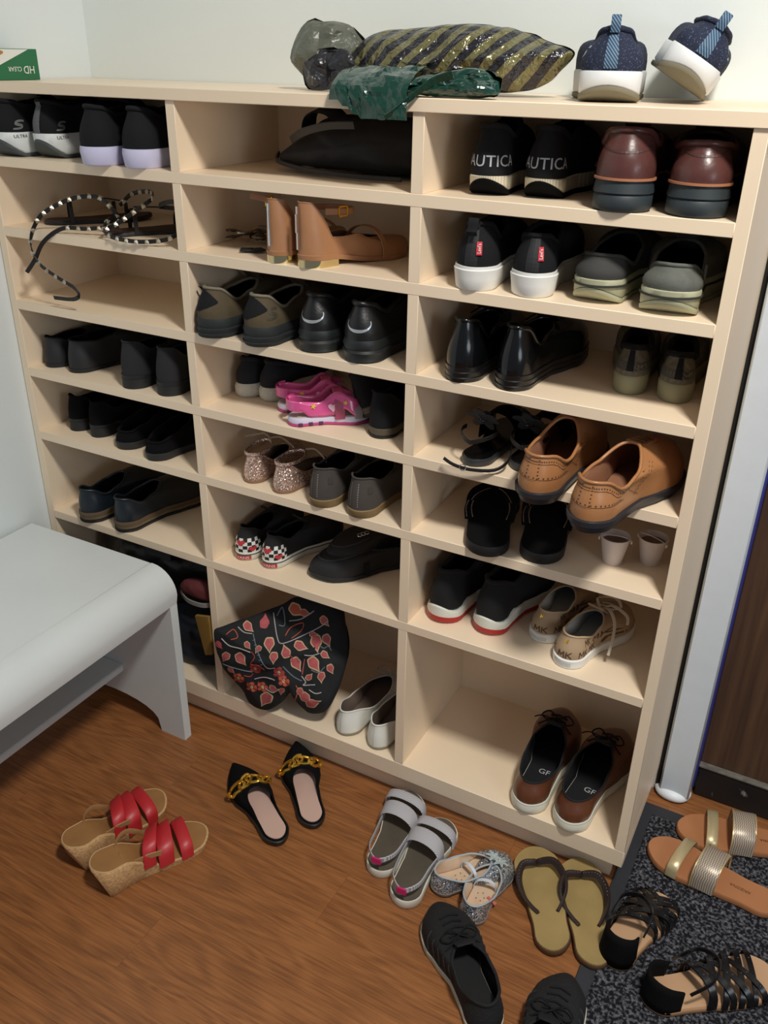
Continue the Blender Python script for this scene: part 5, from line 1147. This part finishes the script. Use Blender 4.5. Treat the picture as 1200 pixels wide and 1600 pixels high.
# grey strap sandals
GWEB = mat_wave('grey_woven_strap', (150, 148, 152), (200, 198, 202), 130, (0, 0, radians(60)), .8, sharp=True); DFB = M('taupe_footbed', (84, 76, 64), .75, var=.1, vscale=25); MAG = M('magenta_tab', (196, 34, 104), .6); GLI = M('pale_web_edge', (188, 186, 190), .8)
for (x, y, yw, sd, ln) in ((-.410, -.205, -7, -1, 'rear'), (-.333, -.243, -5, 1, 'front')):
    l = Last(.226, .086, sd, thick=.020, spring=.004, toe=.17, hw=[(0, .74), (.1, .78), (.25, .76), (.42, .78), (.58, .9), (.72, 1.0), (.86, 1.), (1, .88)])
    root = flat_sandal('strap_sandal', '%s grey webbing sandal with a magenta heel tab and white sole' % ln, 'sandal', 'grey webbing sandals', (x, y, 0), yw, l, M('white_sandal_sole', (222, 218, 204), .5), DFB, foot_off=-.003, foot_th=.002)
    ribbon(strap_pts(l, .182, .170, .040, pw=.5), (0, 1, .1), .022, .0022).build('toe_strap', GWEB, root, 50)
    ribbon(strap_pts(l, .130, .118, .054, pw=.5), (0, 1, .25), .032, .0022).build('instep_strap', GWEB, root, 50)
    P = spline([(l.cx(.5)-.035, .118, .040), (l.cx(.3)-.032, .070, .046), (l.cx(.1)-.026, .025, .050), (l.cx(0), .001, .050), (l.cx(.1)+.026, .025, .050), (l.cx(.3)+.032, .070, .046), (l.cx(.5)+.036, .108, .040)], 30)
    ribbon(P, (0, 0, 1), .012, .0022).build('heel_strap', GWEB, root, 50)
    MB().box(l.cx(0)-.010, l.cx(0)+.010, -.0025, .0015, .042, .058, .001).build('heel_tab', MAG, root)
# silver glitter flats
SGL = mat_glitter('silver_glitter', (110, 118, 128), (176, 184, 194), (250, 252, 255), 560); GTR = M('grey_trim', (168, 178, 184), .5); BEI = M('beige_child_insole', (214, 186, 158), .7, var=.05, vscale=60)
for (x, y, yw, sd, ln) in ((-.300, -.178, 40, -1, 'left'), (-.205, -.214, -1, 1, 'right')):
    root, upr, l = slipon('%s of the two child\'s silver glitter flats with flower trims' % ln, 'silver glitter flats', (0, 0), 0, yw, sd, dict(upper=SGL, sole=M('grey_child_sole', (116, 104, 98), .7), lining=BEI, insole=BEI, collar=GTR), L=.176, W=.078, th=.008, hh=.046, side_h=.034, throat=.030, y1=.128, toe_h=.024, name='glitter_flat', loc=(x, y, .002 if sd > 0 else .004), ow=.031, collar=.0018, curve=.006, y0=.006, cap=.35)
    ribbon(strap_pts(l, .075, .085, .034, pw=.5, out=-.006), (0, 1, 0), .007, .0015).build('strap', M('satin_strap', (206, 214, 224), .3), root, 50)
    for k in range(6):
        a = k*pi/3; P = [Vector((0, 0, 0)), Vector((.009*cos(a), .009*sin(a), .003)), Vector((.017*cos(a), .017*sin(a), .001))]
        mb = ribbon(P, (-sin(a), cos(a), 0), lambda t: .003+.005*sin(pi*min(1, t+.1)), .0012); mb.xf(Matrix.Translation((l.cx(.8)+(.008 if sd > 0 else 0), .135, .034)) @ Matrix.Rotation(-.35, 4, 'X')); mb.build('petal', M('pale_grey_petal', (176, 190, 190), .5), root)
    for k in range(5): mesh_obj('insole_dot', [(l.cx(.4)+.008*cos(k*1.3)+.0012*cos(a), .060+.010*sin(k*1.3)+.0012*sin(a), .0130) for a in [2*pi*i/6 for i in range(6)]], [tuple(range(6))], M('insole_dot', (110, 84, 70), .7), root, smooth=False)
    if sd > 0: MB().box(l.cx(.5)-.014, l.cx(.5)+.008, .062, .068, .0122, .0135, .0004).xf(Matrix.Rotation(-.4, 4, 'Z')).build('insole_label', M('coral_label', (206, 110, 104), .6), root)
# brown thong sandals
OLF = M('olive_tan_footbed', (158, 134, 84), .6, var=.12, vscale=16); DBS = M('dark_brown_strap', (44, 32, 30), .4); BSO = M('brown_sole', (92, 66, 44), .6)
for (x, y, yw, sd, zz, ln) in ((-.040, -.200, -29, -1, 0, 'left'), (.034, -.190, -27, 1, 0, 'right')):
    l = Last(.238, .096, sd, thick=.012, spring=.003, toe=.18, curve=.006, hw=[(0, .66), (.1, .70), (.25, .68), (.42, .76), (.58, .92), (.72, 1.0), (.86, .97), (1, .84)])
    root = flat_sandal('thong_sandal', '%s brown thong sandal with glittery straps below the rack corner' % ln, 'sandal', 'brown thong sandals', (x, y, .0045 if sd > 0 else .007), yw, l, BSO, OLF, foot_off=-.002, foot_th=.002, rot=(0, 0 if sd > 0 else -8))
    post = Vector((l.cx(.85), .196, l.zt(.85)))
    for sg in (-1, 1):
        P = spline([post, post+Vector((sg*.004, -.010, .016)), Vector((l.cx(.7)+sg*.030, .178, .036)), Vector((l.cx(.6)+sg*.043, .150, .030)), Vector((l.cx(.5)+sg*.040, .120, .020)), Vector((l.cx(.42)+sg*.028, .095, .0165)), Vector((l.cx(.4)+sg*.018, .080, .0160))], 30)
        ribbon(P, (sg*.5, .3, .8), lambda t: .011+.004*sin(pi*t), .006).build('strap', DBS, root, 60)
        sp_ = MB()
        for i in range(3, 18):
            c = P[i]+Vector((0, 0, .005)); s_ = .0011; sp_.add([c+Vector((s_, 0, 0)), c+Vector((0, s_, 0)), c+Vector((-s_, 0, 0)), c+Vector((0, -s_, 0)), c+Vector((0, 0, .0012))], [(0, 1, 4), (1, 2, 4), (2, 3, 4), (3, 0, 4)])
        o = sp_.build('glitter_stones', SILVER, root, smooth=False); o['kind'] = 'stuff'
# strappy black sandals
TFB = M('pale_tan_footbed', (196, 156, 120), .6); BST = M('glossy_black_strap', (18, 17, 19), .25)
def strappy(x, y, yw, sd, L_, W_, label, straps, cuph, zz=.008, rows=6):
    l = Last(L_, W_, sd, thick=.012, spring=.003, toe=.18, hw=[(0, .72), (.1, .76), (.25, .74), (.42, .78), (.58, .92), (.72, 1.0), (.86, .97), (1, .84)])
    root = flat_sandal('strappy_sandal', label, 'sandal', 'black strappy sandals', (x, y, zz), yw, l, M('tan_edge_sole', (176, 134, 96), .6), TFB, foot_off=-.002, foot_th=.002)
    # closed heel cup
    V = []; F = []; n = 26
    for i in range(n+1):
        a = -2.0+4.0*i/n; t = (1-cos(a))/2*.30; sg = -1 if a < 0 else 1; e = abs(a)/2.0
        x0_ = l.cx(t)+sg*l.half(t); 
        for j in range(5): f_ = j/4; V.append(Vector((x0_*(1-.12*f_), t*L_+.004*f_-.001, .006+(cuph-.02*e*e)*f_)))
    for i in range(n):
        for j in range(4): F.append((i*5+j, i*5+j+1, i*5+j+6, i*5+j+5))
    o = mesh_obj('heel_cup', V, F, SUEDE, root); md = o.modifiers.new('thick', 'SOLIDIFY'); md.thickness = .003
    for (yl, yr, h, wd_) in straps: ribbon(strap_pts(l, yl*L_, yr*L_, h, pw=.65, n=20), (0, 1, .1), wd_, .0024).build('strap', BST, root, 50)
    P = spline([(l.cx(.3)-.034, .25*L_, cuph*.8), (l.cx(.3)-.030, .42*L_, cuph+.010), (l.cx(.3), .50*L_, cuph+.018), (l.cx(.3)+.030, .42*L_, cuph+.010), (l.cx(.3)+.034, .25*L_, cuph*.8)], 24)
    ribbon(P, (0, .2, 1), .009, .0024).build('ankle_strap', BST, root, 50)
    sp_ = MB()
    for (yl, yr, h, wd_) in straps:
        Q = strap_pts(l, yl*L_, yr*L_, h, pw=.65, n=20)
        for i in range(3, 18, 4):
            c = Q[i]+Vector((0, 0, .0022)); s_ = .0014; sp_.add([c+Vector((s_, 0, 0)), c+Vector((0, s_, 0)), c+Vector((-s_, 0, 0)), c+Vector((0, -s_, 0)), c+Vector((0, 0, .0015))], [(0, 1, 4), (1, 2, 4), (2, 3, 4), (3, 0, 4)])
    o = sp_.build('sequins', SILVER, root, smooth=False); o['kind'] = 'stuff'
    MB().box(l.cx(.1)-.008, l.cx(.1)+.006, .030, .036, .016, .022, .001).build('size_tag', M('tag_white', (220, 220, 220), .6), root)
    return root, l
strappy(.052, -.175, 14, 1, .200, .088, 'black strappy sandal with tan edge beside the brown thong sandals', [(.42, .70, .044, .011), (.48, .80, .034, .010), (.55, .90, .030, .009), (.60, .66, .038, .010), (.76, .50, .038, .010), (.86, .60, .032, .009), (.70, .95, .024, .008), (.92, .74, .026, .009), (.36, .50, .050, .012)], .075)
strappy(.118, -.208, 52, -1, .250, .092, 'black strappy sandal with criss-cross bands in the bottom right corner of the photo', [(.34, .44, .050, .014), (.40, .58, .044, .012), (.55, .42, .044, .012), (.50, .70, .040, .012), (.68, .52, .040, .012), (.62, .82, .034, .011), (.78, .64, .032, .011), (.86, .74, .028, .010)], .066)
# tan slides with gold straps
TSL = M('tan_slide_leather', (176, 118, 78), .55, var=.04, vscale=20); GSTR = M('champagne_leather', (206, 188, 146), .32, .45)
def mat_weave():
    m = M('woven_champagne', (200, 186, 164), .4, .25); nt = m.node_tree; b = nt.nodes['Principled BSDF']; tc = N(nt, 'ShaderNodeTexCoord')
    w1 = N(nt, 'ShaderNodeTexWave', i_Scale=55.0); w1.wave_type = 'BANDS'; w1.bands_direction = 'Y'; mp = N(nt, 'ShaderNodeMapping'); nt.links.new(tc.outputs['Object'], mp.inputs[0]); nt.links.new(mp.outputs[0], w1.inputs['Vector'])
    sx = N(nt, 'ShaderNodeSeparateXYZ'); nt.links.new(tc.outputs['Object'], sx.inputs[0]); mu = N(nt, 'ShaderNodeMath', operation='MULTIPLY'); mu.inputs[1].default_value = 900; nt.links.new(sx.outputs['X'], mu.inputs[0]); pp = N(nt, 'ShaderNodeMath', operation='PINGPONG'); pp.inputs[1].default_value = 3.0; nt.links.new(mu.outputs[0], pp.inputs[0])
    my = N(nt, 'ShaderNodeMath', operation='MULTIPLY_ADD'); my.inputs[1].default_value = 1500; nt.links.new(sx.outputs['Y'], my.inputs[0]); nt.links.new(pp.outputs[0], my.inputs[2]); sn = N(nt, 'ShaderNodeMath', operation='SINE'); nt.links.new(my.outputs[0], sn.inputs[0])
    cr = N(nt, 'ShaderNodeValToRGB'); e = cr.color_ramp.elements; e[0].position = .25; e[1].position = .6; e[0].color = lin((150, 132, 114)); e[1].color = lin((208, 198, 184)); nt.links.new(sn.outputs[0], cr.inputs[0]); nt.links.new(cr.outputs[0], b.inputs['Base Color']); return m
WEAVE = mat_weave()
for (x, y, yw, sd, ln) in ((.306, .098, -83, 1, 'front'), (.340, .276, -105, -1, 'rear')):
    l = Last(.262, .098, sd, thick=.010, spring=.003, toe=.23, toep=2.2, curve=.006, hw=[(0, .70), (.1, .72), (.25, .68), (.42, .76), (.58, .92), (.72, 1.0), (.86, .96), (1, .84)])
    root = flat_sandal('slide_sandal', '%s tan leather slide with a plain gold strap and a wide woven strap' % ln, 'sandal', 'tan gold-strap slides', (x, y, .009), yw, l, M('tan_slide_edge', (150, 98, 62), .6), TSL, foot_off=-.0015, foot_th=.002)
    ribbon(strap_pts(l, .198, .188, .034, pw=.5), (0, 1, 0), .022, .0020).build('toe_strap', GSTR, root, 50)
    ribbon(strap_pts(l, .138, .130, .054, pw=.48, n=24), (0, 1, .0), .046, .0022).build('wide_strap', WEAVE, root, 50)
    for dy in (-.022, .022): ribbon(strap_pts(l, .138+dy, .130+dy, .0548, pw=.48, n=24), (0, 1, 0), .003, .0034).build('strap_edging', GSTR, root, 50)
    v, f = text_mesh('ARIZONA', .009); mesh_obj('lettering', [(l.cx(.3)-y_, .075+x_, .0134) for x_, y_ in v], f, M('embossed_brown', (120, 76, 48), .6), root, smooth=False)
# black trainers at the bottom edge
BKN = M('black_mesh_knit', (20, 20, 22), .85, bump=.9, bscale=180, dist=.002)
for (x, y, yw, sd, ln) in ((-.086, -.396, -46, -1, 'left'), (.008, -.494, -4, 1, 'right')):
    root, upr, tr, l = sneaker('%s of the two black mesh trainers at the bottom edge of the photo' % ln, 'black mesh trainers', (0, 0), 0, yw, sd, dict(upper=BKN, sole=M('cream_thin_sole', (196, 190, 172), .6), lining=INNER, insole=M('black_insole', (22, 22, 24), .8)), L=.250, W=.098, th=.016, hh=.070, side_h=.058, throat=.066, y1=.140, toe_h=.042, loc=(x, y, 0), ow=.036, laces=4, lace_mat=BLACK, collar=.003, spring=.012)
    tr2 = tr
    for sg in (-1, 1):
        for k in range(5):
            P = []
            for q in range(6):
                t = q/5; y_ = .10+.018*k+.01*t; z_ = .024+.034*t; h = tr.ray_cast(Vector((sg*.3, y_, z_)), Vector((-sg, 0, 0)), .4)
                if h[0]: P.append(h[0]+Vector((sg*.0006, 0, 0)))
            if len(P) > 2: tube(P, .0016, False, 5).build('side_rib', M('charcoal_rib', (48, 48, 52), .6), root)


# small fittings belong to the part they sit on
ON = {'lettering': ('upper', 'sole', 'footbed', 'insole'), 'logo': ('upper',), 'stitching': ('upper',), 'heel_seam': ('upper',), 'broguing': ('upper',), 'heel_strip': ('upper',), 'monogram': ('upper',), 'seam': ('upper',), 'cap_seam': ('upper',), 'collar_seam': ('upper',),
      'back_strip': ('upper',), 'heel_counter': ('upper',), 'apron_seam': ('upper',), 'emblem': ('upper',), 'dark_band': ('upper',), 'check_white': ('upper',), 'check_black': ('upper',), 'red_patch': ('upper',), 'red_tab': ('upper',), 'side_rib': ('upper',), 'facing': ('upper',),
      'buckle': ('ankle_strap',), 'heel_tab': ('heel_strap', 'upper'), 'studs': ('ankle_strap',), 'rhinestones': ('strap',), 'glitter_stones': ('strap',), 'sequins': ('strap',), 'flower_print': ('side_shell',), 'heart_print': ('side_shell',), 'tread_block': ('sole',), 'red_label': ('sole',), 'heel_label': ('sole',),
      'sole_stripe': ('sole',), 'sole_groove': ('sole',), 'groove': ('sole',), 'zip_pull': ('zip',), 'edge_stitching': ('footbed',), 'insole_dot': ('insole',), 'insole_label': ('insole',), 'metal_bit': ('saddle',), 'strap_edging': ('wide_strap',),
      'embroidered_motif': ('bag_body',), 'embroidered_outline': ('bag_body',), 'embroidered_vine': ('bag_body',), 'bag_mouth_fold': ('bag_mouth',), 'label_patch': ('bag_body',), 'white_corner': ('carton',), 'print': ('carton',), 'strap_loop': ('back_strap',), 'rim': ('crown',)}
base = lambda o: o.name.split('.')[0]
for root in [o for o in COL.objects if o.parent is None]:
    kids = list(root.children)
    for k in kids:
        for want in ON.get(base(k), ()):
            hit = [q for q in kids if base(q) == want]
            if hit: k.parent = hit[-1] if base(k) in ('studs',) else hit[0]; break
